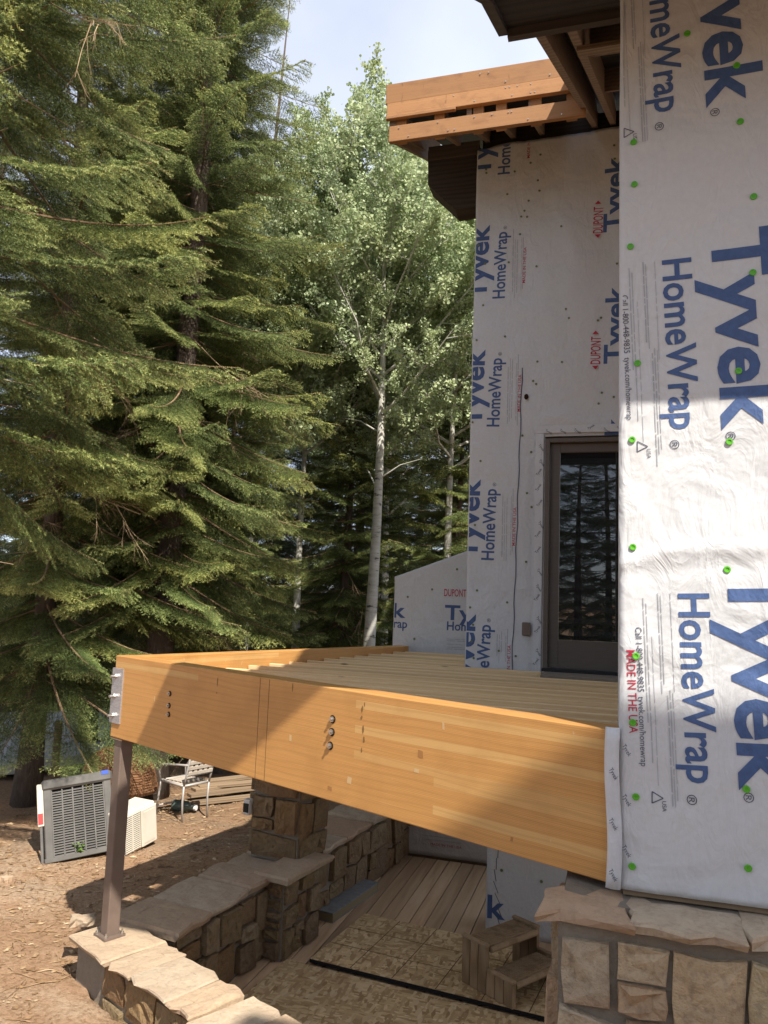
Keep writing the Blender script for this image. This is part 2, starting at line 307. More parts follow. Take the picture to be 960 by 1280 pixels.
class MB:
    def __init__(s): s.v = []; s.f = []
    def box(s, a, b, M=None):
        k = len(s.v); vs = boxverts(a, b)
        s.v += [tuple(M @ Vector(q)) for q in vs] if M else vs; s.f += [tuple(i + k for i in f) for f in BF]; return s
    def tube(s, pts, rad, n=6, caps=True):
        pts = [Vector(p) for p in pts]; rad = rad if isinstance(rad, (list, tuple)) else [rad] * len(pts); k = len(s.v); prev = None
        for i, p in enumerate(pts):
            d = (pts[min(i + 1, len(pts) - 1)] - pts[max(i - 1, 0)]).normalized()
            if prev is None: a = d.orthogonal().normalized()
            else: a = (prev - d * prev.dot(d)).normalized()
            prev = a; b = d.cross(a)
            for j in range(n):
                th = 2 * math.pi * j / n; s.v.append(tuple(p + (a * math.cos(th) + b * math.sin(th)) * rad[i]))
        for i in range(len(pts) - 1):
            for j in range(n): s.f.append((k + i * n + j, k + i * n + (j + 1) % n, k + (i + 1) * n + (j + 1) % n, k + (i + 1) * n + j))
        if caps: s.f.append(tuple(k + j for j in reversed(range(n)))); s.f.append(tuple(k + (len(pts) - 1) * n + j for j in range(n)))
        return s
    def prism(s, poly, h0, h1, M=None):
        k = len(s.v); n = len(poly); vs = [(x, y, h0) for x, y in poly] + [(x, y, h1) for x, y in poly]
        s.v += [tuple(M @ Vector(q)) for q in vs] if M else vs
        s.f.append(tuple(k + i for i in reversed(range(n)))); s.f.append(tuple(k + n + i for i in range(n)))
        for i in range(n): s.f.append((k + i, k + (i + 1) % n, k + n + (i + 1) % n, k + n + i))
        return s
    def me(s, name, smooth=False): return mesh(name, s.v, s.f, smooth)
    def build(s, name, m, parent=None, smooth=False, **k): return obj(name, s.me(name, smooth), parent, m, **k)
# value noise (numpy)
_rs = np.random.RandomState(3); _tab = _rs.rand(256, 256)
def vnoise(x, y):
    xi = np.floor(x).astype(int); yi = np.floor(y).astype(int); fx = x - xi; fy = y - yi
    fx = fx * fx * (3 - 2 * fx); fy = fy * fy * (3 - 2 * fy)
    g = lambda a, b: _tab[a % 256, b % 256]
    return (g(xi, yi) * (1 - fx) + g(xi + 1, yi) * fx) * (1 - fy) + (g(xi, yi + 1) * (1 - fx) + g(xi + 1, yi + 1) * fx) * fy

# ================================================================== GROUND
A = .4541
BR = Vector((0.0, 3.08, 2.443)); BDIR = Vector((-math.cos(A), math.sin(A), 0)); BLEN = 3.708
BL = BR + BDIR * BLEN; BH = .552
BN = Vector((-math.sin(A), -math.cos(A), 0))                    # outward normal of the front beam
FE = Vector((-2.47, 9.04, 2.37))                                # far end of the side beam
WI0 = Vector((-2.86, 5.05)); WI1 = Vector((-2.27, 9.0))         # inner face of the long stone wall
WD = (WI1 - WI0).normalized(); WN = Vector((WD.y, -WD.x))       # WN points to the patio
ND = Vector((.902, -.431)).normalized(); NN = Vector((-ND.y, ND.x))   # near wall direction and its inner normal
NI0 = Vector((-2.96, 4.80))                                     # a point on the inner top edge of the near wall
def smooth(a, b, x): t = np.clip((x - a) / (b - a), 0, 1); return t * t * (3 - 2 * t)
def ground_z(x, y):
    x = np.asarray(x, float); y = np.asarray(y, float)
    d1 = (x - WI0.x) * WN.x + (y - WI0.y) * WN.y + .22
    d2 = (x - NI0.x) * NN.x + (y - NI0.y) * NN.y + .22
    d = np.minimum(np.minimum(d1, d2), 9.4 - y)
    base = .30 + .05 * (vnoise(x * .9 + 40, y * .9 + 40) - .5) + .03 * (vnoise(x * 3.1 + 9, y * 3.1 + 9) - .5) + .012 * (vnoise(x * 9 + 9, y * 9 + 5) - .5)
    base = base + 1.0 * smooth(2.3, .7, np.hypot(x - .45, y + .45)) - .18 * smooth(7.5, 11, -x * .62 + y * .35)
    far = np.hypot(x + 3, y - 6); base = base + .02 * np.maximum(far - 30, 0) * (vnoise(x * .02 + 3, y * .02 + 7))
    return base * (1 - smooth(-.12, .12, d)) + (-.22) * smooth(-.12, .12, d)
def axis(lo, hi, c, near, step):
    a = [c]; s = step
    for sgn in (-1, 1):
        p = c; s = step
        while (p > lo if sgn < 0 else p < hi):
            if abs(p - c) > near: s *= 1.22
            p += sgn * s; a.append(p)
    return np.array(sorted(set(a)))
gx = axis(-400, 400, -4.0, 4.5, .07); gy = axis(-400, 500, 6.5, 4.5, .07)
GX, GY = np.meshgrid(gx, gy); GZ = ground_z(GX, GY)
nx, ny = len(gx), len(gy)
vv = np.stack([GX.ravel(), GY.ravel(), GZ.ravel()], 1)
ii = (np.arange(ny - 1)[:, None] * nx + np.arange(nx - 1)[None, :]).ravel()
gme = bpy.data.meshes.new('ground'); gme.from_pydata(vv.tolist(), [], np.stack([ii, ii + 1, ii + nx + 1, ii + nx], 1).tolist()); gme.update()
gme.polygons.foreach_set('use_smooth', [True] * len(gme.polygons))
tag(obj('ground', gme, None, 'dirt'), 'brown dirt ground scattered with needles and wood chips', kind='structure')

# road beyond the trees
rp = [(-13.5, 4.5), (-9.0, 8.6), (-8.0, 10.35), (-6.2, 12.2), (-2.0, 15.5), (-4.5, 20.0), (-9.5, 16.5), (-14.5, 12.5), (-19, 7.0)]
rv = [(x, y, float(ground_z(x, y)) + .03) for x, y in rp]
def sheet(name, poly, dz, m, n=26):
    # a strip between two polylines laid on the ground
    (a, b) = poly; vs = []; fs = []
    def along(pl, t):
        f = t * (len(pl) - 1); i = min(int(f), len(pl) - 2); u = f - i
        return (pl[i][0] * (1 - u) + pl[i + 1][0] * u, pl[i][1] * (1 - u) + pl[i + 1][1] * u)
    K = 12
    for i in range(n + 1):
        p = along(a, i / n); q = along(b, i / n)
        for k in range(K + 1):
            x = p[0] + (q[0] - p[0]) * k / K; y = p[1] + (q[1] - p[1]) * k / K
            vs.append((x, y, float(ground_z(x, y)) + dz))
    for i in range(n):
        for k in range(K): j = i * (K + 1) + k; fs.append((j, j + 1, j + K + 2, j + K + 1))
    return obj(name, mesh(name, vs, fs, True), None, m)
tag(sheet('road', ([(-14, 2.5), (-9.0, 8.5), (-7.9, 10.2), (-5.2, 14.2), (2, 19.5)], [(-22, 5), (-15.5, 11.5), (-12.6, 14.2), (-9, 18.5), (0, 26)]), .06, 'road'), 'pale grey paved drive beyond the spruce trunks', kind='structure')
tag(sheet('verge', ([(-13.3, 2.0), (-8.45, 8.1), (-7.35, 9.9), (-4.7, 13.9), (2, 19)], [(-14, 2.6), (-9.0, 8.6), (-7.9, 10.3), (-5.2, 14.3), (2, 19.6)]), .075, 'verge'), 'pale gravel verge along the near edge of the drive', kind='structure')

# wood chips and needles on the dirt
def scatter_chips():
    rs = np.random.RandomState(11); vs = []; fs = []
    for i in range(9000):
        x = -6.6 + 5.6 * rs.rand(); y = 3.0 + 6.3 * rs.rand()
        d1 = (x - WI0.x) * WN.x + (y - WI0.y) * WN.y + .60; d2 = (x - NI0.x) * NN.x + (y - NI0.y) * NN.y + .60
        if min(d1, d2) > 0: continue
        z = float(ground_z(x, y)) + .004; s = .007 + .034 * rs.rand() ** 4; w = s * (.2 + .5 * rs.rand()); a = rs.rand() * 6.28; k = len(vs); ti = (rs.rand() - .5) * .6
        ca, sa = math.cos(a), math.sin(a)
        for (u, v, h) in ((-s, -w, 0), (s, -w * .7, 0), (s * .9, w, 0), (-s * .8, w * .8, 0), (0, 0, w * .6)):
            vs.append((x + u * ca - v * sa, y + u * sa + v * ca, z + h + u * ti * .3 + .002))
        fs += [(k, k + 1, k + 4), (k + 1, k + 2, k + 4), (k + 2, k + 3, k + 4), (k + 3, k, k + 4)]
    for i in range(2600):
        x = -7.0 + 6.0 * rs.rand(); y = 3.0 + 7.0 * rs.rand()
        d1 = (x - WI0.x) * WN.x + (y - WI0.y) * WN.y + .60; d2 = (x - NI0.x) * NN.x + (y - NI0.y) * NN.y + .60
        if min(d1, d2) > 0: continue
        z = float(ground_z(x, y)) + .006; s = .03 + .10 * rs.rand() ** 3; w = .0016 + .002 * rs.rand(); a = rs.rand() * 6.28; ca, sa = math.cos(a), math.sin(a); k = len(vs)
        for (u, v, h) in ((-s, -w, 0), (-s, w, .003), (0, -w + s * .1, .004), (0, w + s * .1, .007), (s, -w, .001), (s, w, .003)): vs.append((x + u * ca - v * sa, y + u * sa + v * ca, z + h))
        fs += [(k, k + 2, k + 3, k + 1), (k + 2, k + 4, k + 5, k + 3)]
    return tag(obj('wood_chips', mesh('wood_chips', vs, fs), None, 'chip'), 'wood chips and dry needles strewn over the dirt', 'wood chips', kind='stuff')
scatter_chips()

# ================================================================== PATIO
patio = empty('patio_floor', (-.8, 6.8, 0)); tag(patio, 'brown plank patio floor under the raised deck', kind='structure')
def child_at(o): o.matrix_parent_inverse = o.parent.matrix_world.inverted(); return o
PW = .142
bpy.context.view_layer.update()
k = 0; x = -2.98
while x < .9:
    y0 = 4.0
    j = .002 * random.random()
    me = box_me('plank', (-PW / 2 + .004, -2.6, -.03), (PW / 2 - .004, 2.6, 0), .004)
    # boards start inside the near wall and stop at the far wall
    ys = max(3.2, 4.80 - .478 * (x + 2.96) + .02)
    if x < -2.3: yl = WI0.y + (x + .02 - WI0.x) / WD.x * WD.y; ye = 8.96
    else: ye = 8.96
    if x < -2.30: ys = max(ys, 4.7)
    s = (ye - ys) / 5.2
    if x < -2.36:
        # cut by the long wall: only the part on the patio side
        ye = min(8.96, WI0.y + (x - PW / 2 - WI0.x) / WD.x * WD.y + .6)
        if ye - ys < .3: x += PW; continue
        s = (ye - ys) / 5.2
    o = obj('plank', me, patio, 'plank'); o.location = (x + .8, (ys + ye) / 2 - 6.8, -.002 + j); o.scale = (1, s, 1)
    x += PW

# ================================================================== STONEWORK
def stone_mesh(w, h, proud, rs):
    # an irregular split-faced stone, w x h, facing +Y (local), base at y=0
    n = rs.choice([6, 7, 8]); pts = []
    per = [(-.5, -.5), (0, -.5), (.5, -.5), (.5, 0), (.5, .5), (0, .5), (-.5, .5), (-.5, 0)]
    for (a, b) in per:
        if (a == 0 or b == 0) and rs.random() < .35: continue
        jx = .08 * w if a else .18 * w; jy = .11 * h if b else .20 * h
        px = a * w + (rs.random() - .5) * jx; py = b * h + (rs.random() - .5) * jy
        if a and b: px -= a * w * .20 * rs.random() ** 2; py -= b * h * .22 * rs.random() ** 2
        pts.append((px, py))
    n = len(pts); vs = []; bev = min(w, h) * .015 + .003
    tilt = (rs.random() - .5) * .12; tilt2 = (rs.random() - .5) * .15
    for (px, py) in pts: vs.append((px, -.02, py))
    for (px, py) in pts: vs.append((px * 1.0, max(.004, proud * .92 + tilt * px + tilt2 * py * .5), py))
    for (px, py) in pts:
        vs.append((px * (1 - bev / w * 2), max(.006, proud + tilt * px + tilt2 * py + (rs.random() - .5) * .02), py * (1 - bev / h * 2)))
    for (px, py) in pts: vs.append((px * .45, max(.008, proud + tilt * px * .45 + tilt2 * py * .4 + (rs.random() - .4) * .03), py * .45))
    fs = []
    for L in range(3):
        for i in range(n): j = (i + 1) % n; fs.append((L * n + i, L * n + j, (L + 1) * n + j, (L + 1) * n + i))
    fs.append(tuple(3 * n + i for i in range(n)))
    fs = [tuple(reversed(f)) for f in fs]
    return mesh('stone', vs, fs)
def split(x0, y0, x1, y1, rs, mx, mn):
    w, h = x1 - x0, y1 - y0
    if w <= mx[0] and h <= mx[1] and (rs.random() < .6 or (w < mn * 2 and h < mn * 1.4)): return [(x0, y0, x1, y1)]
    if w > h * 1.15 and w > mn * 2:
        c = x0 + w * (.36 + .28 * rs.random()); return split(x0, y0, c, y1, rs, mx, mn) + split(c, y0, x1, y1, rs, mx, mn)
    if h > mn * 1.4:
        c = y0 + h * (.36 + .28 * rs.random()); return split(x0, y0, x1, c, rs, mx, mn) + split(x0, c, x1, y1, rs, mx, mn)
    return [(x0, y0, x1, y1)]
def stone_face(parent, O, u, nrm, W, H, seed, mx=(.36, .26), mn=.12, proud=(.015, .05), name='stone', joint=.011):
    rs = random.Random(seed); O = Vector(O); u = Vector(u).normalized(); nrm = Vector(nrm).normalized()
    rz = math.atan2(u.y, u.x) if abs(Vector((-u.y, u.x, 0)).dot(nrm) - 1) < .2 else None
    # local X = u' , local Y = nrm, local Z = up
    X = Vector((nrm.y, -nrm.x, 0))
    flip = X.dot(u) < 0
    for (x0, y0, x1, y1) in split(0, 0, W, H, rs, mx, mn):
        w = x1 - x0 - joint * 2; h = y1 - y0 - joint * 2
        me = stone_mesh(w, h, rs.uniform(*proud), rs)
        p = O + u * ((x0 + x1) / 2) + Vector((0, 0, (y0 + y1) / 2))
        o = obj(name, me, parent, 'rubble'); o.location = p - parent.location; o.rotation_euler = (0, 0, math.atan2(X.y, X.x))
def cap_mesh(l, w, th, rs, jag=.026):
    poly = []; n1 = 4; n2 = 3
    for i in range(n1): poly.append((-l / 2 + l * i / n1, -w / 2))
    for i in range(n2): poly.append((l / 2, -w / 2 + w * i / n2))
    for i in range(n1): poly.append((l / 2 - l * i / n1, w / 2))
    for i in range(n2): poly.append((-l / 2, w / 2 - w * i / n2))
    n = len(poly); top = []; mid = []; bot = []; til = (rs.random() - .5) * .03; ti2 = (rs.random() - .5) * .03
    for (x, y) in poly:
        e = 1 if abs(abs(y) - w / 2) < 1e-6 else .35
        dx = (rs.random() - .5) * jag * .7; dy = (rs.random() - .5) * jag * 2 * e
        z = til * x + ti2 * y
        top.append((x * .965 + dx, y * .965 + dy, th + z - .004)); mid.append((x + dx, y + dy + (rs.random() - .5) * .01, th * .62 + z)); bot.append((x * .985 + dx, y * .93 + dy * .5, z * 0))
    inn = [(x * .55, y * .5, th + til * x + ti2 * y + (rs.random() - .5) * .008) for (x, y) in poly]
    vs = bot + mid + top + inn; fs = [tuple(reversed(range(n)))]
    for L in range(3):
        for i in range(n): j = (i + 1) % n; fs.append((L * n + i, L * n + j, (L + 1) * n + j, (L + 1) * n + i))
    fs.append(tuple(3 * n + i for i in range(n)))
    return mesh('cap_stone', vs, fs)
def cap_row(parent, P, Q, width, z, th, seed, lens=(.34, .62), dz=.02):
    rs = random.Random(seed); P = Vector((*P, z)); Q = Vector((*Q, z)); d = (Q - P); L = d.length; d.normalize(); s = 0
    while s < L - .05:
        l = rs.uniform(*lens)
        if L - s - l < .2: l = L - s
        o = obj('cap_stone', cap_mesh(l - .012, width + rs.uniform(-.03, .03), th * rs.uniform(.8, 1.2), rs), parent, 'cap_stone')
        o.location = P + d * (s + l / 2) + Vector((0, 0, rs.uniform(-dz, dz) * .5)) - parent.location; o.rotation_euler = (0, 0, math.atan2(d.y, d.x) + rs.uniform(-.03, .03)); s += l
def v3(p, z): return Vector((p.x, p.y, z))
TH = .46
# long low wall beside the patio
lw = empty('stone_wall', (-2.8, 7, 0)); tag(lw, 'long low rubble stone wall with flagstone caps and a pilaster beside the patio', 'stone wall')
O0 = WI0 + WD * -.1; LW = (WI1 - O0).length
cw = MB(); q = [O0, WI1, WI1 - WN * TH, O0 - WN * TH]
cw.prism([(p.x + 2.8, p.y - 7) for p in q], -.3, .555); cw.build('mortar_core', 'mortar', lw)
stone_face(lw, v3(O0, 0), v3(WD, 0), v3(WN, 0), LW, .55, 5, (.44, .34), .17, (.012, .075), joint=.007)
stone_face(lw, v3(WI1 - WN * TH, .1), v3(-WD, 0), v3(-WN, 0), LW - .6, .45, 15, (.4, .26), .13, (.015, .05))
wc = -WN * TH / 2
cap_row(lw, WI0 + WD * -.16 + wc, WI0 + WD * 1.45 + wc, TH + .11, .555, .07, 3)
cap_row(lw, WI0 + WD * 1.45 + wc, WI1 + wc, TH + .08, .555, .07, 4)
# pilaster
PA = WI0 + WD * 1.02; PB = WI0 + WD * 1.58; PJ = .17
m = MB(); m.prism([(p.x + 2.8, p.y - 7) for p in (PA, PA + WN * PJ, PB + WN * PJ, PB)], -.2, .60); m.build('pilaster', 'mortar', lw)
stone_face(lw, v3(PA + WN * PJ, 0), v3(WD, 0), v3(WN, 0), .56, .60, 21, (.34, .26), .13, (.015, .05))
stone_face(lw, v3(PA, 0), v3(WN, 0), v3(-WD, 0), PJ, .60, 22, (.2, .24), .09, (.015, .05))
rs = random.Random(9)
o = obj('cap_stone', cap_mesh(.70, .34, .06, rs), lw, 'cap_stone'); o.location = v3((PA + PB) / 2 + WN * .10, .612) - lw.location; o.rotation_euler = (0, 0, math.atan2(WD.y, WD.x))
# pillar standing on that wall, carrying the deck
pl = empty('stone_pillar', (-3.0, 6.75, .62)); tag(pl, 'square rubble stone pillar rising from the low wall to the deck', 'stone pillar')
PC = WI0 + WD * 1.62 - WN * .17; hw = .235
c4 = [PC - WD * hw + WN * hw, PC + WD * hw + WN * hw, PC + WD * hw - WN * hw, PC - WD * hw - WN * hw]
m = MB(); m.prism([(p.x + 3.0, p.y - 6.75) for p in c4], 0, 1.42); m.build('mortar_core', 'mortar', pl)
stone_face(pl, v3(c4[0], .63), v3(WD, 0), v3(WN, 0), hw * 2, 1.38, 31, (.5, .34), .18, (.012, .05), joint=.007)
stone_face(pl, v3(c4[3], .63), v3(WN, 0), v3(-WD, 0), hw * 2, 1.38, 32, (.5, .34), .18, (.012, .05), joint=.007)
stone_face(pl, v3(c4[2], .63), v3(-WD, 0), v3(-WN, 0), hw * 2, 1.38, 33, (.5, .34), .18, (.012, .05), joint=.007)
# white box on the pillar
ob = empty('outlet_box', (*(c4[3] - WD * .07 - WN * .02).to_tuple(), .98)); ob.rotation_euler = (0, 0, math.atan2(WD.y, WD.x)); tag(ob, 'small white outlet box fixed to the stone pillar', 'outlet box')
box('box', (-.02, -.035, 0), (.05, .03, .13), 'white_plastic', ob, .006); box('cover', (-.03, -.028, .025), (-.02, .022, .10), 'cable', ob)
# near curved wall under the front beam
nw = empty('stone_wall', (-2.0, 4.2, 0)); tag(nw, 'short sunlit flagstone-capped wall carrying the brown steel post', 'stone wall')
NI1 = NI0 + ND * 3.2; TN = .30
q = [NI0 - ND * .40, NI1, NI1 - NN * TN, NI0 - ND * .40 - NN * TN]
m = MB(); m.prism([(p.x + 2.0, p.y - 4.2) for p in q], -.3, .545); m.build('mortar_core', 'mortar', nw)
stone_face(nw, v3(NI0 - NN * TN - ND * .02, .02), v3(ND, 0), v3(-NN, 0), 3.1, .51, 41, (.5, .34), .2, (.010, .035), joint=.006)
stone_face(nw, v3(NI1, 0), v3(-ND, 0), v3(NN, 0), 3.2, .52, 42, (.40, .30), .15, (.015, .05), joint=.006)
cc2 = -NN * (TN / 2 + .02)
cap_row(nw, NI0 - ND * .43 + cc2, NI0 + ND * .10 + cc2, TN + .13, .553, .042, 51, (.3, .5), .01)
cap_row(nw, NI0 + ND * .10 + cc2, NI1 + cc2, TN + .11, .547, .040, 57, (.24, .42), .03)
st = obj('loose_stone', cap_mesh(.16, .10, .05, random.Random(4), .03), None, 'cap_stone'); st.location = (-3.55, 4.86, .57); st.rotation_euler = (0, 0, .6); tag(st, 'small loose pointed stone lying at the foot of the steel post', 'stone')

# ================================================================== HOUSE
house = empty('house', (1.5, 7.0, 0)); tag(house, 'house under renovation wrapped in white printed building wrap on a stone base', 'house')
HO = Vector(house.location)
def H(o): o.location = Vector(o.location) - HO; return o
FY, DY, LY = 3.04, 7.20, 9.10
# sheathed wall bodies
H(box('wall', (.035, FY + .02, 1.87), (4.6, FY + 1.0, 5.55), 'lumber', house))
H(box('wall', (-1.31, DY + .02, 2.20), (-.63, DY + .32, 7.45), 'lumber', house))
H(box('wall', (-.63, DY + .02, 4.48), (4.6, DY + .32, 7.45), 'lumber', house))
H(box('wall', (.36, DY + .02, 2.2), (4.6, DY + .32, 4.48), 'lumber', house))
H(box('wall', (-1.05, DY + .03, -.1), (4.6, DY + .4, 2.20), 'lumber', house))
H(box('wall', (-2.6, LY + .4, 1.9), (4.6, LY + .7, 2.2), 'lumber', house))
H(box('wall', (-2.60, LY - .10, -.1), (-1.0, LY + .2, 2.12), 'lumber', house))
# --- wrap sheets: grids with folds; the print follows the same folds
def fold_front(x, z):
    d = .010 * (vnoise(x * 3.1 + 5, z * 2.3 + 5) - .5) + .005 * (vnoise(x * 9 + z * 4, z * 7 - x * 3 + 60) - .5)
    seam = np.exp(-((z - 3.085 - .05 * (vnoise(x * 4 + 3, z * 0 + 2) - .5) - .05 * x) / .018) ** 2)
    s2 = np.exp(-((z - 3.045 - .05 * x + .03 * vnoise(x * 7 + 8, z * 0 + 4)) / .012) ** 2)
    d = d + .009 * seam - .006 * s2
    lo = smooth(2.75, 2.1, z); u = (z * .75 - x * .66)
    d = d + lo * .016 * (np.abs(vnoise(u * 9 + 20, (x * .75 + z * .66) * 1.6 + 30) - .5)) - lo * .004
    d = d + .012 * smooth(.16, 0, x - .02) * (vnoise(z * 5 + 2, x * 0 + 9) - .35)
    return d
def fold_door(x, z):
    d = .026 * (vnoise(x * 2.2 + 15, z * 1.3 + 25) - .5) + .014 * (vnoise(x * 7 + 3 + z * 2, z * 3.2 + 6) - .5)
    top = smooth(5.2, 6.4, z) * smooth(-1.2, -.9, x)
    d = d + top * .036 * np.abs(vnoise((x + .22 * z) * 6 + 7, z * .8 + 3) - .5)
    dr = np.exp(-((z - 4.62 - .04 * np.sin(x * 9)) / .06) ** 2) * smooth(-.75, -.6, x); d = d + .016 * dr
    return d
def fold_low(x, z): return .014 * (vnoise(x * 2.6 + 55, z * 2.1 + 75) - .5) + .006 * (vnoise(x * 8 + 3, z * 6 + 6) - .5)
def wrap_sheet(Y, x0, x1, z0, z1, fold, step, parent=None, lower=None, upper=None, th=.006, hole=None):
    nx = max(2, int((x1 - x0) / step)); nz = max(2, int((z1 - z0) / step))
    X, Z = np.meshgrid(np.linspace(x0, x1, nx + 1), np.linspace(0, 1, nz + 1))
    if hole:
        ci = np.argmin(abs(X[0] - hole[0])); X[:, ci] = hole[0]; cj = np.argmin(abs(X[0] - hole[2])); X[:, cj] = hole[2]
    lo = np.full_like(X, z0) if lower is None else lower(X); hi = np.full_like(X, z1) if upper is None else upper(X)
    ZZ = lo + (hi - lo) * Z
    if hole:
        ri = np.argmin(abs(ZZ[:, 0] - hole[1])); ZZ[ri, :] = hole[1]
    X[:, 0] += .004 * (vnoise(ZZ[:, 0] * 3 + 7, ZZ[:, 0] * 0 + 3) - .7) + .003 * (vnoise(ZZ[:, 0] * 11 + 7, ZZ[:, 0] * 0 + 5) - .5)
    D = fold(X, ZZ); V = np.stack([X, Y - D - .0, ZZ], 2).reshape(-1, 3) - np.array(HO)
    w = nx + 1; i = (np.arange(nz)[:, None] * w + np.arange(nx)[None, :]).ravel()
    F = np.stack([i, i + 1, i + w + 1, i + w], 1).tolist()
    if hole: F = [f for f in F if not (ci <= (f[0] % w) < cj and (f[0] // w) < ri)]
    V = V.tolist(); nb = len(V)
    # turned-in edges give the sheet thickness
    ring = [k for k in range(w)] + [k * w + nx for k in range(1, nz + 1)] + [nz * w + k for k in range(nx - 1, -1, -1)] + [k * w for k in range(nz - 1, 0, -1)]
    for k in ring: V.append((V[k][0] + (.0), V[k][1] + .02, V[k][2]))
    for a in range(len(ring)):
        b = (a + 1) % len(ring)
        if hole and ci <= ring[a] < cj: continue
        F.append((ring[a], nb + a, nb + b, ring[b]))
    return obj('house_wrap', mesh('house_wrap', V, F, True), house, 'wrap')
lowf = lambda X: 1.893 + .010 * (vnoise(X * 5 + 3, X * 0) - .5)
w_front = wrap_sheet(FY, .02, 4.6, 1.893, 5.6, fold_front, .022, lower=lowf)
topd = lambda X: 7.47 - .05 * smooth(-1.0, -1.33, X) + .03 * (vnoise(X * 4 + 1, X * 0 + 3) - .5)
w_door1 = w_door2 = wrap_sheet(DY, -1.33, 3.0, 2.285, 7.47, fold_door, .033, upper=topd, hole=(-.62, 4.474, .362))
H(box('house_wrap', (.021, FY + .024, 1.90), (.034, FY + 1.0, 5.55), 'wrap', house))
w_low = wrap_sheet(LY, -2.57, -1.0, 2.20, 3.6, fold_low, .035, upper=lambda X: 3.19 + (X + 2.57) * .375)
w_base = wrap_sheet(DY, -1.08, 3.0, .0, 2.2, fold_low, .05)
w_far = wrap_sheet(LY - .12, -2.36, -.9, .02, 2.1, fold_low, .05)
# sloped low wall body
m = MB(); m.prism([(-2.55, 2.19), (-1.0, 2.19), (-1.0, 3.77), (-2.55, 3.185)], 0, .35, Matrix.Translation((-1.5, LY + .40 - 7.0, 0)) @ Matrix.Rotation(math.radians(90), 4, 'X')); m.build('wall', 'lumber', house)

# --- printed lettering
_tc = {}
def text2d(s, bold):
    k = (s, bold)
    if k in _tc: return _tc[k]
    cu = bpy.data.curves.new('lettering', 'FONT'); cu.body = s; cu.offset = bold; cu.resolution_u = 3; cu.size = 1
    ob = bpy.data.objects.new('lettering', cu); me = bpy.data.meshes.new_from_object(ob)
    v = np.array([tuple(p.co) for p in me.vertices]); f = [tuple(p.vertices) for p in me.polygons]
    bpy.data.objects.remove(ob); bpy.data.curves.remove(cu); bpy.data.meshes.remove(me)
    v[:, 0] -= v[:, 0].min(); _tc[k] = (v, f); return _tc[k]
CAPH = float(text2d('H', 0)[0][:, 1].max())
def lettering(parent, s, p, length, cap, U, Y, fold, m, bold=.0, clip=None, name='lettering', wide=False, sub=.06):
    """s printed on plane Y; p = (x,z) of the start of the base line, U = direction of the base line in the wall"""
    v, f = text2d(s, bold); v = v.copy(); v[:, 0] *= length / v[:, 0].max(); v[:, 1] *= cap / CAPH
    U = np.array(U, float); U /= np.linalg.norm(U); V = np.array([-U[1], U[0]])
    P = np.array(p) + v[:, :1] * U + v[:, 1:2] * V
    bm = bmesh.new(); bv = [bm.verts.new((a, 0, b)) for a, b in P]
    for q in f:
        try: bm.faces.new([bv[i] for i in q])
        except Exception: pass
    for (pl, no) in (clip or []):
        bmesh.ops.bisect_plane(bm, geom=bm.verts[:] + bm.edges[:] + bm.faces[:], plane_co=(pl[0], 0, pl[1]), plane_no=(no[0], 0, no[1]), clear_outer=True)
    if not bm.verts: bm.free(); return None
    if sub:
        for z in np.arange(1.8, 8, sub * 1.0): 
            if P[:, 1].min() < z < P[:, 1].max(): bmesh.ops.bisect_plane(bm, geom=bm.verts[:] + bm.edges[:] + bm.faces[:], plane_co=(0, 0, z), plane_no=(0, 0, 1))
        for z in np.arange(-3, 1.5, sub * 1.0):
            if P[:, 0].min() < z < P[:, 0].max(): bmesh.ops.bisect_plane(bm, geom=bm.verts[:] + bm.edges[:] + bm.faces[:], plane_co=(z, 0, 0), plane_no=(1, 0, 0))
    me = bpy.data.meshes.new(name); 
    c = np.array([tuple(q.co) for q in bm.verts]); d = fold(c[:, 0], c[:, 2])
    for q, dd in zip(bm.verts, d): q.co = (q.co.x - HO.x, Y - dd - .0022 - HO.y, q.co.z - HO.z)
    bm.to_mesh(me); bm.free(); return obj(name, me, parent, m)
def strips(parent, rows, Y, fold, m, name='fine_print'):
    mb = MB()
    for (x0, z0, x1, z1, wd) in rows:
        n = max(2, int(math.hypot(x1 - x0, z1 - z0) / .04)); dx, dz = x1 - x0, z1 - z0; L = math.hypot(dx, dz); px, pz = -dz / L * wd / 2, dx / L * wd / 2
        k = len(mb.v)
        for i in range(n + 1):
            a = i / n; x = x0 + dx * a; z = z0 + dz * a; d = float(fold(np.array([x]), np.array([z]))[0])
            mb.v += [(x - px - HO.x, Y - d - .002 - HO.y, z - pz), (x + px - HO.x, Y - d - .002 - HO.y, z + pz)]
        for i in range(n): mb.f.append((k + 2 * i, k + 2 * i + 1, k + 2 * i + 3, k + 2 * i + 2))
    return mb.build(name, m, parent)
UF = (.040, -1.0); cf = [((.03, 0), (-1, 0)), ((0, 1.9), (0, -1)), ((0, 5.58), (0, 1))]
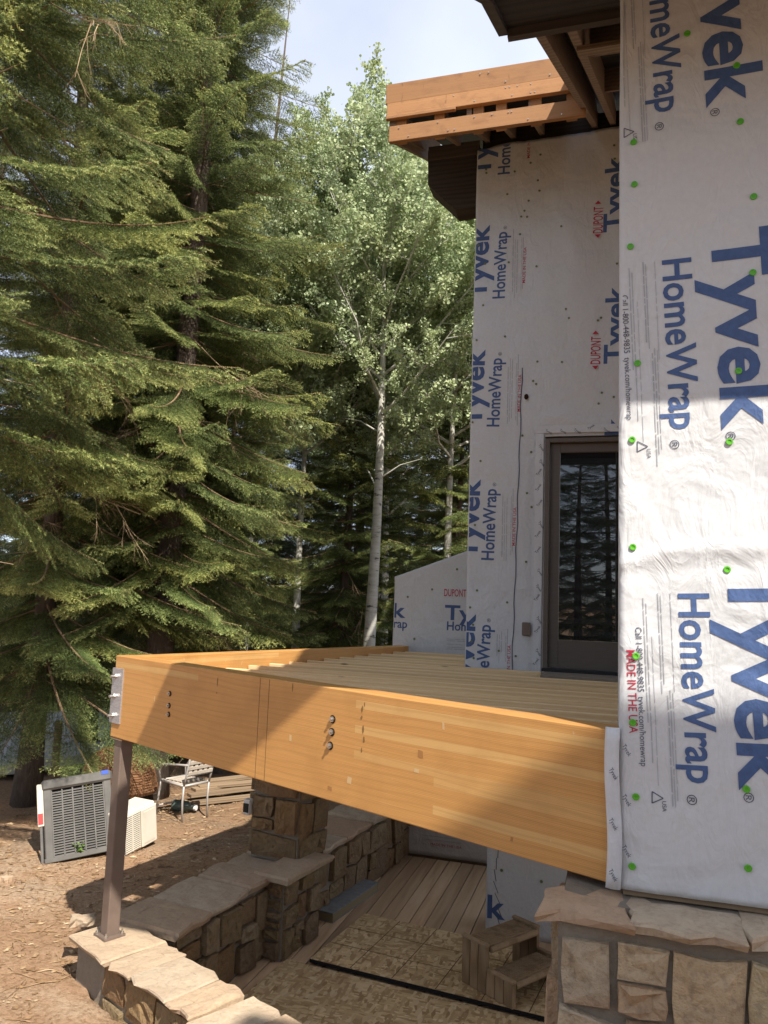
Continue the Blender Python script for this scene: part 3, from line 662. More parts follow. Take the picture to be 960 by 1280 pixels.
for n in (-1, 0, 1):
    zs = 4.246 + 1.288 * n; sx = -.0505 * n
    lettering(w_front, 'HomeWrap', (.177 + sx, zs), .672, .102, UF, FY, fold_front, 'ink_blue', .018, cf)
    lettering(w_front, '®', (.200 + sx, zs - .712), .035, .032, UF, FY, fold_front, 'ink_dark', 0, cf)
    lettering(w_front, 'Tyvek', (.358 + sx * .8, zs + .095), .775, .195, UF, FY, fold_front, 'ink_blue', .026, cf)
    lettering(w_front, '®', (.395 + sx * .8, zs - .685), .034, .032, UF, FY, fold_front, 'ink_dark', 0, cf)
    lettering(w_front, 'Call 1-800-448-9835  tyvek.com/homewrap', (.026 + sx, zs - .13), .50, .022, UF, FY, fold_front, 'ink_grey' if n == 1 else 'ink_dark', 0, cf, sub=0)
    if n < 0: lettering(w_front, 'MADE IN THE USA', (-.006 + sx, zs - .215), .300, .030, UF, FY, fold_front, 'ink_red', .004, cf, sub=0)
    lettering(w_front, 'USA', (.118 + sx, zs - .745), .036, .014, UF, FY, fold_front, 'ink_dark', 0, cf, sub=0)
    # recycling triangle
    cx, cz = .10 + sx, zs - .735
    strips(w_front, [(cx - .016, cz + .02, cx + .022, cz, .0035), (cx + .022, cz, cx - .016, cz - .02, .0035), (cx - .016, cz - .02, cx - .016, cz + .02, .0035)], FY, fold_front, 'ink_dark', 'triangle_mark')
    rr = random.Random(n + 5); rows = []
    for (xo, z0, z1, wd) in ((.052, -.02, -.44, .0035), (.062, -.04, -.62, .003), (.078, -.16, -.68, .0018), (.105, 0, -.33, .004), (.114, -.01, -.33, .003), (.124, -.37, -.76, .004), (.133, -.35, -.74, .003), (.142, -.36, -.74, .0022), (.148, 0, -.34, .002)):
        z = z0
        while z > z1:
            l = rr.uniform(.02, .11); rows.append((max(.032, xo + sx - .04 * z), zs + z, max(.032, xo + sx - .04 * (z - l)), zs + z - l, wd)); z -= l + rr.uniform(.004, .009)
    strips(w_front, [r for r in rows if r[3] > 1.95 and r[1] < 5.5], FY, fold_front, 'ink_grey')
# green fastener caps on the front wall
capme = None
def cap_nail_me(r, th):
    n = 12; vs = [(r * math.cos(2 * math.pi * i / n), 0, r * math.sin(2 * math.pi * i / n)) for i in range(n)]
    vs += [(x * .92, -th, z * .92) for x, y, z in vs[:n]] + [(x * .55, -th, z * .55) for x, y, z in vs[:n]] + [(x * .45, -th * .4, z * .45) for x, y, z in vs[:n]]
    fs = []
    for L in range(3):
        for i in range(n): j = (i + 1) % n; fs.append((L * n + i, L * n + j, (L + 1) * n + j, (L + 1) * n + i))
    fs.append(tuple(3 * n + i for i in range(n))); return mesh('cap_nail', vs, fs)
cme = cap_nail_me(.0132, .004); cme.materials.append(MATS['cap_green'])
for (x, z) in [(.07, 4.753), (.505, 4.47), (.073, 4.572), (.058, 4.313), (.497, 4.168), (.085, 3.84), (.442, 3.79), (.408, 3.523), (.065, 3.538), (.068, 3.126), (.394, 3.05), (.079, 2.723), (.068, 2.482), (.079, 2.219), (.446, 2.285), (.448, 2.02), (.274, 5.188), (.453, 5.018), (.462, 4.779), (.83, 4.5), (.82, 3.6), (.85, 2.9), (.81, 2.2), (.066, 1.975)]:
    o = obj('cap_nail', cme, w_front); d = float(fold_front(np.array([x]), np.array([z]))[0]); o.location = Vector((x, FY - d - .003, z)) - HO
# door wall print
UD = (.022, 1.0); cd = [((-1.322, 0), (-1, 0)), ((0, 2.30), (0, -1)), ((0, 7.44), (0, 1))]
cd1 = cd + [((0, 4.47), (0, 1))]
for n in (-1, 0, 1, 2, 3):
    zs = 3.307 + 1.277 * n; sx = .026 * n
    par = w_door1 if n < 1 else w_door2
    lettering(par, 'HomeWrap', (-1.082 + sx, zs), .675, .115, UD, DY, fold_door, 'ink_blue', .018, cd)
    lettering(par, '®', (-1.07 + sx, zs + .70), .035, .032, UD, DY, fold_door, 'ink_dark', 0, cd, sub=0)
    lettering(par, 'Tyvek', (-1.243 + sx * .6, zs - .02 + .03), .76, .195, UD, DY, fold_door, 'ink_blue', .026, cd)
    lettering(par, 'MADE IN THE USA', (-.885 + sx, zs + .14), .36, .028, UD, DY, fold_door, 'ink_red', .002, cd, sub=0)
    if n == 0: lettering(w_door2, 'Tyvek', (.07, 3.87), .76, .165, UD, DY, fold_door, 'ink_blue', .026, cd + [((0, 4.475), (0, -1))])
    if n >= 1: lettering(par, 'Tyvek', (.072 - .01 * (n - 1), 5.148 + 1.283 * (n - 1)), .745, .165, UD, DY, fold_door, 'ink_blue', .026, cd)
    if n in (1, 2):
        lettering(par, 'DUPONT', (-.143 + .015 * n, 5.15 + 1.281 * (n - 1)), .265, .088, UD, DY, fold_door, 'ink_red', .006, cd, sub=0)
        z0 = 5.15 + 1.281 * (n - 1); x0 = -.187 + .015 * n
        mb = MB()
        for zz, sg in ((z0 - .018, -1), (z0 + .285, 1)):
            k = len(mb.v); mb.v += [(x0 - .03 - HO.x, DY - .012 - HO.y, zz), (x0 + .03 - HO.x, DY - .012 - HO.y, zz), (x0 + .002 - HO.x, DY - .012 - HO.y, zz + sg * .035)]; mb.f.append((k, k + 1, k + 2))
        mb.build('bracket_mark', 'ink_red', par)
    rr = random.Random(n + 40); rows = []
    for xo, wd in ((-1.005, .006), (-.985, .004), (-.965, .005), (-.925, .004), (-.91, .006)):
        z = zs + rr.uniform(-.02, .1)
        while z < zs + .56:
            l = rr.uniform(.04, .16)
            if z > 2.32 and z + l < 7.2: rows.append((xo + sx, z, xo + sx, z + l, wd))
            z += l + .012
    if rows: strips(par, rows, DY, fold_door, 'ink_grey')
cme2 = cap_nail_me(.014, .004); cme2.materials.append(MATS['cap_dull'])
rr = random.Random(77)
for i in range(64):
    x = rr.choice([-1.27, -.98, -.86, -.75, -.45, -.15, .02]) + rr.uniform(-.05, .05); z = rr.uniform(2.35, 7.3)
    if x > -.68 and z < 4.55: continue
    o = obj('cap_nail', cme2, w_door1 if z < 4.47 else w_door2); o.location = Vector((x, DY - float(fold_door(np.array([x]), np.array([z]))[0]) - .003, z)) - HO; o.scale = (.8, 1, .8)
# slit seam in the wrap beside the door
mb = MB(); pts = []
for i in range(24):
    z = 5.15 - 2.86 * i / 23; x = -.845 - .045 * i / 23 + .006 * math.sin(i * 1.7); pts.append((x - HO.x, DY - float(fold_door(np.array([x]), np.array([z]))[0]) - .002 - HO.y, z))
mb.tube(pts, .0055, 4); mb.build('wrap_seam', 'ink_dark', w_door1)
# torn hole
o = obj('tear', mesh('tear', [(-.80 - HO.x + .022 * math.cos(a), DY - .02 - HO.y, 4.86 + .03 * math.sin(a)) for a in np.linspace(0, 6.0, 8)], [tuple(range(8))]), w_door2, 'hole')
# printed tape around the door
tp = box_me('seam_tape', (-.705 - HO.x, DY - .022 - HO.y, 2.30), (-.632 - HO.x, DY - .014 - HO.y, 4.50)); obj('seam_tape', tp, w_door1, 'tape')
tp2 = box_me('seam_tape', (-.705 - HO.x, DY - .022 - HO.y, 4.503), (.6 - HO.x, DY - .014 - HO.y, 4.575)); obj('seam_tape', tp2, w_door2, 'tape')
rr = random.Random(3)
zero = lambda x, z: np.zeros_like(np.asarray(x, float))
for i in range(15): 
    lettering(w_door1, 'Tyvek', (-.69 + rr.uniform(0, .02), 2.36 + i * .145), .075, .022, (.55, rr.choice([.8, -.8])), DY - .021, zero, 'ink_dark', .01, sub=0)
for i in range(7): lettering(w_door2, 'Tyvek', (-.62 + i * .13, 4.525), .07, .02, (.8, rr.choice([.5, -.5])), DY - .021, zero, 'ink_dark', .01, sub=0)
# low wall and base print (upright)
cl = [((-2.56, 0), (-1, 0))]
for n in (-1, 0):
    sx = 1.245 * n
    lettering(w_low, 'Tyvek', (-1.935 + sx, 2.70), .76, .165, (1, .0), LY, fold_low, 'ink_blue', .026, cl)
    lettering(w_low, 'HomeWrap', (-1.905 + 1.15 * n, 2.575), .66, .10, (1, .0), LY, fold_low, 'ink_blue', .018, cl)
    lettering(w_low, 'DUPONT', (-1.95 + sx, 2.975), .27, .085, (1, .0), LY, fold_low, 'ink_red', .006, cl, sub=0)
    rr = random.Random(n + 90)
    rows = []
    for z in (2.47, 2.45, 2.41, 2.375, 2.355):
        x = -1.9 + sx
        while x < -1.3 + sx:
            l = rr.uniform(.05, .2)
            if x > -2.54: rows.append((x, z, x + l, z, .006))
            x += l + .015
    if rows: strips(w_low, rows, LY, fold_low, 'ink_grey')
for n in (0, 1): lettering(w_base, 'Tyvek', (-1.675 + 1.28 * n, .138), .765, .185, (1, .0), DY, fold_low, 'ink_blue', .026, [((-1.07, 0), (-1, 0))])
lettering(w_far, 'MADE IN THE USA', (-2.0, .14), .36, .026, (1, .0), LY - .12, fold_low, 'ink_red', .0, sub=0)
strips(w_far, [(-2.06, .20, -1.65, .20, .006), (-2.1, .24, -1.7, .24, .006)], LY - .12, fold_low, 'ink_grey')
strips(w_base, [(-1.0 + .02 * math.sin(i), .95 - .1 * i, -1.0 + .02 * math.sin(i + 1) + .006 * i, .95 - .1 * (i + 1), .006) for i in range(9)], DY, fold_low, 'ink_dark', 'wrap_seam')
for (x, z) in [(-2.4, 2.95), (-2.1, 3.05), (-1.8, 3.3), (-2.3, 2.45), (-2.45, 2.3), (-1.9, 2.28)]:
    o = obj('cap_nail', cme2, w_low); o.location = Vector((x, LY - float(fold_low(np.array([x]), np.array([z]))[0]) - .003, z)) - HO
for (x, z) in [(-.95, .55), (-.83, .17), (-.78, .13), (-.6, .5)]:
    o = obj('cap_nail', cme2, w_base); o.location = Vector((x, DY - float(fold_low(np.array([x]), np.array([z]))[0]) - .003, z)) - HO
# tape flap at the wall corner beside the beam
fl = MB(); pts = []
for i in range(13):
    z = 1.893 + (2.46 - 1.893) * i / 12; w = .006 * math.sin(i * .8); x0 = -.004 + .006 * math.sin(i * .5)
    for (x, y) in ((x0 - .022, FY - .006 + w * .4), (x0 - .008, FY - .014 - w * .3), (x0 + .008, FY - .018), (x0 + .030, FY - .014 - w * .4)): fl.v.append((x - HO.x, y - HO.y, z))
for i in range(12):
    for j in range(3): k = i * 4 + j; fl.f.append((k, k + 1, k + 5, k + 4))
fo = fl.build('seam_tape', 'tape', house, True)
md = fo.modifiers.new('thickness', 'SOLIDIFY'); md.thickness = .003; md.offset = -1
for i in range(6):
    z = 2.40 - i * .088; lettering(fo, 'Tyvek', ((-.016 if i % 2 else .030), z), .044, .015, (.5, -.85), FY - .024, zero, 'ink_dark', .01, sub=0)
# brown outlet cover on the door wall
H(box('outlet_cover', (-.803, DY - .045, 2.625), (-.728, DY - .012, 2.745), 'steel_brown', house, .006))
# wet concrete threshold in front of the door
H(box('threshold', (-.60, DY - .42, 2.20), (1.4, DY - .02, 2.318), 'mortar', house, .004))

# --- patio door
door = empty('patio_door', (0, 0, 0), 0, house); 
def HD(a, b, name, m, bev=.004, par=None):
    return obj(name, box_me(name, tuple(Vector(a) - HO), tuple(Vector(b) - HO), bev), door if par is None else par, m)
HD((-.615, DY - .03, 2.345), (-.575, DY + .12, 4.452), 'jamb', 'door_frame'); HD((.31, DY - .03, 2.345), (.35, DY + .12, 4.452), 'jamb', 'door_frame')
HD((-.575, DY - .03, 4.412), (.31, DY + .12, 4.452), 'head_jamb', 'door_frame'); HD((-.62, DY - .07, 2.318), (.36, DY + .12, 2.345), 'sill', 'cable')
HD((-.572, DY + .02, 2.35), (-.484, DY + .07, 4.408), 'stile', 'door_frame'); HD((.22, DY + .02, 2.35), (.306, DY + .07, 4.408), 'stile', 'door_frame')
HD((-.484, DY + .022, 4.325), (.22, DY + .068, 4.408), 'top_rail', 'door_frame'); HD((-.484, DY + .022, 2.35), (.22, DY + .068, 2.60), 'bottom_rail', 'door_frame')
HD((-.482, DY + .044, 2.602), (.218, DY + .054, 4.323), 'glass_pane', 'glass', 0)
HD((.236, DY - .02, 3.32), (.262, DY + .02, 3.52), 'handle', 'cable', .005)

# --- stone base under the front wall
base = empty('stone_base', (0, 0, 0), 0, house)
bo = obj('mortar_core', box_me('mortar_core', tuple(Vector((-.18, 2.874, -.2)) - HO), tuple(Vector((4.6, 3.9, 1.815)) - HO)), base, 'mortar')
def stone_at(x0, z0, x1, z1, seed, proud=.035, col=None):
    rs = random.Random(seed); x0 -= .007; x1 += .007; z0 -= .007; z1 += .007; me = stone_mesh(x1 - x0, z1 - z0, proud, rs); o = obj('stone', me, base, 'stone'); o.location = Vector(((x0 + x1) / 2, 2.885, (z0 + z1) / 2)) - HO; o.rotation_euler = (0, 0, math.pi)
# stones seen in the photograph, then the rest of the face by splitting
seen = [(-.165, 1.56, -.005, 1.775, 1), (-.175, 1.22, .015, 1.545, 2), (.02, 1.665, .17, 1.77, 3), (.02, 1.565, .165, 1.645, 4), (.04, 1.42, .165, 1.545, 5), (.19, 1.505, .405, 1.765, 6), (.43, 1.52, .66, 1.765, 7), (.185, 1.42, .235, 1.485, 8), (.245, 1.35, .44, 1.48, 9), (.03, 1.30, .225, 1.40, 10), (.46, 1.30, .70, 1.50, 11)]
for (a, b, c, d, s) in seen: stone_at(a, b, c, d, 100 + s, .02 + .028 * ((s * 7) % 5) / 5)
rs = random.Random(61)
for (x0, y0, x1, y1) in split(-.18, 0, .72, 1.20, rs, (.36, .28), .13) + split(.72, 0, 4.6, 1.78, rs, (.42, .3), .15):
    stone_at(x0 + .01, y0 + .01, x1 - .01, y1 - .01, int(x0 * 1000 + y0 * 77) + 500, rs.uniform(.015, .045))
# ragged stones on the left end
for i in range(9):
    rs = random.Random(300 + i); h = .2; me = stone_mesh(.42, h - .02, rs.uniform(.015, .05), rs); o = obj('stone', me, base, 'stone'); o.location = Vector((-.18, 3.16, .1 + i * h)) - HO; o.rotation_euler = (0, 0, math.pi / 2)
rs = random.Random(12); x = -.245
for l in (.30, .36, .30, .34, .5, .45, .4, .5, .45, .5, .4):
    o = obj('cap_stone', cap_mesh(l + .004, .25, .036 + .016 * rs.random(), rs, .045), base, 'cap_stone'); o.location = Vector((x + l / 2, 2.965 + rs.uniform(-.018, .012), 1.824 + rs.uniform(-.004, .010))) - HO; o.rotation_euler = (0, 0, rs.uniform(-.03, .03)); x += l
mm = MB(); mm.box((-.17, 2.95, 1.80), (4.6, 3.9, 1.862)); o = mm.build('mortar_bed', 'mortar', base); o.location = -HO

# --- roof framing
roof = empty('roof', (0, 0, 0), 0, house)
SL = .46
def rz(y): return 5.60 + SL * (y - 3.04)          # underside of the rafters
def slab(name, x0, x1, y0, y1, dz0, dz1, m, parent=roof, skew=0.0):
    vs = []
    for (dz) in (dz0, dz1):
        for (x, y) in ((x0, y0), (x1, y0), (x0 + skew * (y1 - y0), y1), (x1 + skew * (y1 - y0), y1)): vs.append((x - HO.x, y - HO.y, rz(y) + dz))
    return obj(name, mesh(name, vs, [(0, 2, 3, 1), (4, 5, 7, 6), (0, 1, 5, 4), (2, 6, 7, 3), (0, 4, 6, 2), (1, 3, 7, 5)]), parent, m)
EY = 2.24
RX = -.57
# existing dark eave over the front wall; unseen corner flared to widen its shadow
def slab4(name, xa, xb, y0, y1, dz0, dz1, m, w=None):
    # sloped sheet whose left edge runs from xa (at y0) to xb (at y1); w = width, else to the right end of the house
    vs = []
    for dz in (dz0, dz1):
        for (x, y) in ((xa, y0), (4.6 if w is None else xa + w, y0), (xb, y1), (4.6 if w is None else xb + w, y1)): vs.append((x - HO.x, y - HO.y, rz(y) + dz))
    return obj(name, mesh(name, vs, [(0, 2, 3, 1), (4, 5, 7, 6), (0, 1, 5, 4), (2, 6, 7, 3), (0, 4, 6, 2), (1, 3, 7, 5)]), roof, m)
slab4('soffit', -.88, RX + .02, EY, 3.25, .0, .015, 'dark_soffit'); slab4('soffit', RX + .02, RX + .02, 3.25, 3.76, .0, .015, 'dark_soffit')
slab4('roof_deck', -.95, RX - .04, EY - .06, 3.25, .26, .34, 'dark_soffit'); slab4('roof_deck', RX - .04, RX - .04, 3.25, 3.80, .26, .34, 'dark_soffit')
slab4('rake_board', -.93, RX - .03, EY - .03, 3.25, -.03, .255, 'dark_trim', .05)
slab('roof_deck', -.45, 4.6, 3.80, 9.6, .26, .34, 'dark_soffit', roof, .03)
slab('rake_board', RX - .03, RX + .02, 3.252, 3.79, -.03, .255, 'dark_trim')
o = box('fascia_board', (-.93, EY - .06, rz(EY) - .10), (4.6, EY - .01, rz(EY) + .26), 'dark_trim', roof); H(o)
o = box('cross_board', (RX + .02, 3.76, rz(3.76) - .05), (.03, 3.80, rz(3.76) + .26), 'dark_trim', roof); H(o)
# exposed rafters behind it
for x in (-.44, -.27, .10, .5, .9, 1.3): slab('rafter', x, x + .05, 3.80, DY + .1, 0, .25, 'rafter', roof, .065)
o = slab('cross_block', -.16, .2, 4.75, 4.80, .05, .24, 'rafter'); o = slab('cross_block', -.1, .3, 5.9, 5.95, .05, .24, 'rafter')
slab('old_board', -.22, .06, 4.32, 4.47, -.03, .0, 'lumber')
# far eave: rafter tails and three fascia boards
FYB = 6.20; X0 = -1.97
for x in (-1.93, -1.55, -1.26, -1.0, -.72): slab('rafter', x, x + .045, FYB + .05, DY + .1, .0, .22, 'rafter', roof, .0)
slab('roof_deck', X0 + .02, -.40, FYB + .05, 9.6, .225, .255, 'dark_soffit')
def fb(z0, z1, x1, y=FYB, t=.045, x0=X0, tilt=0.0):
    me = box_me('fascia_board', (x0, y, z0), (x1, y + t, z1), .004)
    o = obj('fascia_board', me, roof, 'fascia'); H(o); return o
zb = rz(FYB) - .06
fb(zb, zb + .15, -.24, x0=X0 + .012); fb(zb + .24, zb + .375, -.24, FYB - .003, .048, X0 - .015); fb(zb + .375, zb + .565, -.24, FYB + .002, .046, X0 - .03)
fb(zb + .215, zb + .245, -1.35, FYB - .014, .04, X0 - .02)
for x in (-1.9, -1.55, -1.2, -1.0, -.7, -.4): o = box('blocking', (x, FYB + .048, zb + .02), (x + .09, FYB + .10, zb + .5), 'fascia', roof); H(o)
slab('rake_board', X0 - .0, X0 + .04, FYB + .05, DY + .9, -.05, .22, 'rafter')
o = box('frieze_block', (-1.30, DY + .13, 7.38), (4.6, DY + .30, 7.735), 'dark_soffit', roof); H(o)
nm_ = MB(); rn = random.Random(6)
for i in range(26):
    x = rn.uniform(X0 + .05, -.4); z = zb + rn.choice([.03, .12, .27, .35, .41, .52]); nm_.prism([(x + .006 * math.cos(a), z + .006 * math.sin(a)) for a in (0, 1.05, 2.1, 3.14, 4.2, 5.24)], 0, .004, Matrix.Translation((-HO.x, FYB - .003 - HO.y, 0)) @ Matrix.Rotation(math.radians(90), 4, 'X'))
tag(nm_.build('nail_head', 'bolt', roof), kind='stuff')
# old dark boxed eave at the corner of the tall wall
c0 = ony(535, 192, DY); cpts = [(535, 188), (535, 231), (569, 262), (599, 257), (599, 178)]
P = [ony(px, py, DY + .05) for px, py in cpts]
m = MB(); m.prism([(p.x, p.z) for p in P], 0, .25, Matrix.Translation((0, DY + .30, 0)) @ Matrix.Rotation(math.radians(90), 4, 'X')); o = m.build('boxed_eave', 'dark_soffit', roof); H(o)
o = box('trim_board', (P[1].x, DY + .025, P[0].z - .12), (P[3].x - .01, DY + .048, P[0].z + .02), 'dark_trim', roof); H(o)

# unseen tower added behind the camera's right: its eave shades the lower wall
blocker = empty('shade_tower', (5.6, -2.2, 0)); tag(blocker, 'tall narrow tower added behind the viewpoint to shade the lower wall', 'house')
WE = Vector((.28, 3.04, 2.57)) + SUN * 8.2            # a point of the eave line that borders the shade
mb = MB(); mb.box((-2.5, -1.6, 0), (-1.0, WE.y + 2.2 - .5, WE.z - .4)); mb.build('wall', 'wrap', blocker)
mb = MB(); M4 = Matrix.Identity(4)
mb.prism([(WE.y + 2.2, WE.z - .10), (WE.y + 2.2, WE.z), (.4, WE.z + .35), (-1.9, WE.z - .05), (-1.9, WE.z - .2), (.4, WE.z + .2)], -2.8, -.7, Matrix(((0, 0, 1, 0), (1, 0, 0, 0), (0, 1, 0, 0), (0, 0, 0, 1)))); mb.build('roof', 'dark_soffit', blocker)
for x in (-1.75,): mb = MB(); mb.box((x - .45, WE.y + 1.69, WE.z - 2.2), (x + .45, WE.y + 1.72, WE.z - 1.0)); mb.build('window', 'glass', blocker)

# ================================================================== DECK FRAME
deck = empty('deck_frame', (-1.6, 5.5, 2.0)); tag(deck, 'raised deck frame of orange glued beams and bare joists', 'deck frame')
DO = Vector(deck.location)
ang = math.atan2(BDIR.y, BDIR.x)
BT = .13
def beam(name, P, Q, h, t, inward, m, zdrop=0):
    P = Vector(P); Q = Vector(Q); L = (Vector((Q.x, Q.y, 0)) - Vector((P.x, P.y, 0))).length
    d = (Q - P); a = math.atan2(d.y, d.x)
    vs = []; N = 16
    rs = random.Random(5)
    me = box_me(name, (0, 0, -h), (L, t, 0), .006, 2)
    for v in me.vertices: v.co.z += (Q.z - P.z) * v.co.x / L
    o = obj(name, me, deck, m); o.location = P - DO; o.rotation_euler = (0, 0, a)
    if inward < 0:
        for v in me.vertices: v.co.y -= t
    return o
# front beam: local X runs from the near end to the corner, so its outer face is at local y=0
fbm = beam('front_beam', BR, BL, BH, BT, -1, 'glulam')
sbm = beam('side_beam', BL + Vector((.03, .04, 0)) + Vector((0, 0, -.002)), FE, BH, BT, -1, 'glulam_side')
# chalk / pencil lines and smears on the beam face
def onbeam(s, z): return (s, .0015, z)
pen = MB()
for s in (2.02, 2.10): 
    pen.box((s, .0, -.548), (s + .0022, .0012, -.006))
pen.build('pencil_line', 'chalk', fbm)
sm_ = MB(); rq = random.Random(2)
def beam_s(px, py):
    d = ray(px, py); s = (BR - CC).dot(BN) / d.dot(BN); p = CC + d * s; return (p - BR).dot(BDIR), p.z - BR.z
for (px, py, w, h) in [(453, 886, .012, .03), (452, 897, .015, .02), (454, 912, .010, .035), (455, 925, .012, .03), (452, 938, .007, .03), (272, 852, .012, .05), (271, 866, .010, .012), (366, 860, .008, .05), (456, 880, .006, .02)]:
    s_, z_ = beam_s(px, py); n = 9; k0 = len(sm_.v)
    for i in range(n): a_ = 2 * math.pi * i / n; sm_.v.append((s_ + w * .6 * math.cos(a_) * rq.uniform(.5, 1.2), .0012, z_ + h * .55 * math.sin(a_) * rq.uniform(.6, 1.2)))
    sm_.f.append(tuple(range(k0, k0 + n)))
sm_.build('smudge_mark', 'smudge', fbm)
for i in range(8):
    s_ = rq.uniform(.1, BLEN - .3); z_ = rq.uniform(-.50, -.05); w_ = rq.choice([.012, .018, .03]); h_ = rq.choice([.02, .035, .035]); a_ = rq.uniform(-.15, .15)
    m4 = mesh('wood_patch', [(s_ + x + a_ * z, .0009, z_ + z) for x, z in ((-w_ / 2, -h_ / 2), (w_ / 2, -h_ / 2 * .9), (w_ / 2 * .9, h_ / 2), (-w_ / 2, h_ / 2 * .8))], [(0, 1, 2, 3)]); obj('wood_patch', m4, fbm, 'patch_pale' if i % 3 else 'patch_dark')
# bolts in counterbored holes
def bolt_at(s, z, r=.021):
    n = 12; mb = MB(); M = Matrix.Translation((s, .001, z)) @ Matrix.Rotation(math.radians(-90), 4, 'X')
    mb.prism([(r * math.cos(2 * math.pi * i / n), r * math.sin(2 * math.pi * i / n)) for i in range(n)], 0, .0015, M); h = mb.build('bolt_hole', 'hole', fbm)
    mb = MB(); M = Matrix.Translation((s, .002, z)) @ Matrix.Rotation(math.radians(-90), 4, 'X') @ Matrix.Rotation(random.random(), 4, 'Z')
    mb.prism([(r * .72 * math.cos(2 * math.pi * i / 6), r * .72 * math.sin(2 * math.pi * i / 6)) for i in range(6)], .001, .009, M)
    mb.prism([(r * .34 * math.cos(2 * math.pi * i / 8), r * .34 * math.sin(2 * math.pi * i / 8)) for i in range(8)], .009, .018, M); mb.build('bolt', 'bolt', fbm)
def beam_s(px, py):
    d = ray(px, py); s = (BR - CC).dot(BN) / d.dot(BN); p = CC + d * s; return (p - BR).dot(BDIR), p.z - BR.z
for (px, py) in [(416, 899), (415, 915), (413, 932), (212.5, 867), (211.5, 882), (211, 893)]:
    s, z = beam_s(px, py); bolt_at(s, z, .021 if px > 300 else .017)
# steel end plate with three bolts
s0 = BLEN - .125
mb = MB(); mb.box((s0, .0, -.455), (BLEN + .012, .010, -.085)); mb.box((BLEN + .002, -.13, -.455), (BLEN + .012, -.001, -.085)); pm = mb.build('end_plate', 'steel', fbm)
for z in (-.14, -.275, -.405):
    mb = MB(); M = Matrix.Translation((BLEN - .035, .010, z)) @ Matrix.Rotation(math.radians(-90), 4, 'X')
    mb.prism([(.018 * math.cos(2 * math.pi * i / 6), .018 * math.sin(2 * math.pi * i / 6)) for i in range(6)], 0, .014, M)
    mb.prism([(.010 * math.cos(2 * math.pi * i / 8), .010 * math.sin(2 * math.pi * i / 8)) for i in range(8)], .014, .038, M); mb.build('bolt', 'bolt', fbm)
# joists: each a board along X, cut by the two beams
def line_x(P, Q, y): return P.x + (Q.x - P.x) * (y - P.y) / (Q.y - P.y)
y = 3.35; JT = 2.315; i = 0
rs = random.Random(8)
while y < 9.0:
    xf = line_x(BR, BL, y - .14) + .02 if y < BL.y + .1 else -99
    xs = line_x(BL, FE, y) + .14 if y > BL.y else -99
    x0 = max(xf, xs) if y > BL.y else xf
    x0 += .02
    x1 = 3.2 if y < DY - .5 else -1.40
    if y > DY - .46 and y < DY - .02: x1 = -.62
    if y >= DY - .02: x1 = -1.36
    if x1 - x0 > .15:
        dzz = rs.uniform(-.006, .006)
        o = box('joist', (x0, y - .019 + rs.uniform(-.004, .004), JT - .235), (x1, y + .019, JT), 'joist', deck, .003); o.location = (-DO.x, -DO.y, -DO.z + dzz)
    y += .29
# scrap on the joists
# steel post
post = empty('steel_post', (-3.36, 4.80, .60)); tag(post, 'brown square steel post under the corner of the deck beam', 'post')
pt = BL + Vector((.02, -.0, 0)) - BN * .055 - BDIR * .06
post.location = (pt.x, pt.y, .60)
pr = obj('shaft', box_me('shaft', (-.046, -.046, 0), (.046, .046, 2.443 - BH - .60 - .012), .008, 2), post, 'steel_brown'); pr.rotation_euler = (0, 0, ang)
pr = obj('cap_plate', box_me('cap_plate', (-.075, -.06, 2.443 - BH - .60 - .012), (.075, .06, 2.443 - BH - .60 - .001)), post, 'lumber'); pr.rotation_euler = (0, 0, ang)
pr = obj('base_plate', box_me('base_plate', (-.075, -.075, -.006), (.075, .075, .008)), post, 'steel_brown'); pr.rotation_euler = (0, 0, ang)

for (bx, by) in ((-.058, -.058), (.058, -.058), (-.058, .058), (.058, .058)):
    mb = MB(); mb.prism([(bx + .013 * math.cos(2 * math.pi * i / 6), by + .013 * math.sin(2 * math.pi * i / 6)) for i in range(6)], .009, .020); mb.prism([(bx + .006 * math.cos(2 * math.pi * i / 8), by + .006 * math.sin(2 * math.pi * i / 8)) for i in range(8)], .020, .036); o = mb.build('anchor_bolt', 'bolt', post); o.rotation_euler = (0, 0, ang)
# ================================================================== THINGS ON THE PATIO
def osb(name, pts, z, th, label, lines):
    c = sum((Vector(p) for p in pts), Vector((0, 0))) / len(pts)
    o = empty(name, (c.x, c.y, z)); tag(o, label, 'board', 'oriented strand boards on the patio')
    m = MB(); m.prism([(p[0] - c.x, p[1] - c.y) for p in pts], .004, th); m.build('board', 'osb', o)
    m = MB(); m.prism([((p[0] - c.x) * 1.003, (p[1] - c.y) * 1.003) for p in pts], .0, th - .003); m.build('edge', 'black_edge', o)
    m = MB()
    for (a, b) in lines:
        a = Vector(a) - c; b = Vector(b) - c; d = (b - a).normalized(); n = Vector((-d.y, d.x)) * .0038
        k = len(m.v); m.v += [(a.x - n.x, a.y - n.y, th + .0015), (b.x - n.x, b.y - n.y, th + .0015), (b.x + n.x, b.y + n.y, th + .0015), (a.x + n.x, a.y + n.y, th + .0015)]; m.f.append((k, k + 1, k + 2, k + 3))
    if lines: m.build('guide_line', 'chalk', o)
    return o
a = Vector((-2.17, 7.07)); b = Vector((-2.30, 6.07)); e = Vector((1, -.115)).normalized()
cpt = b + e * 2.44; dpt = a + e * 2.44
ln = []
for i in range(1, 7): ln.append((tuple(b + e * .35 * i), tuple(a + e * .35 * i)))
for i in (1, 2): p = b + (a - b) * i / 3; ln.append((tuple(p), tuple(p + e * 2.44)))
osb('strand_board', [tuple(b), tuple(cpt), tuple(dpt), tuple(a)], .022, .03, 'strand board sheet with a dark guide grid lying in front of the wooden steps', ln)
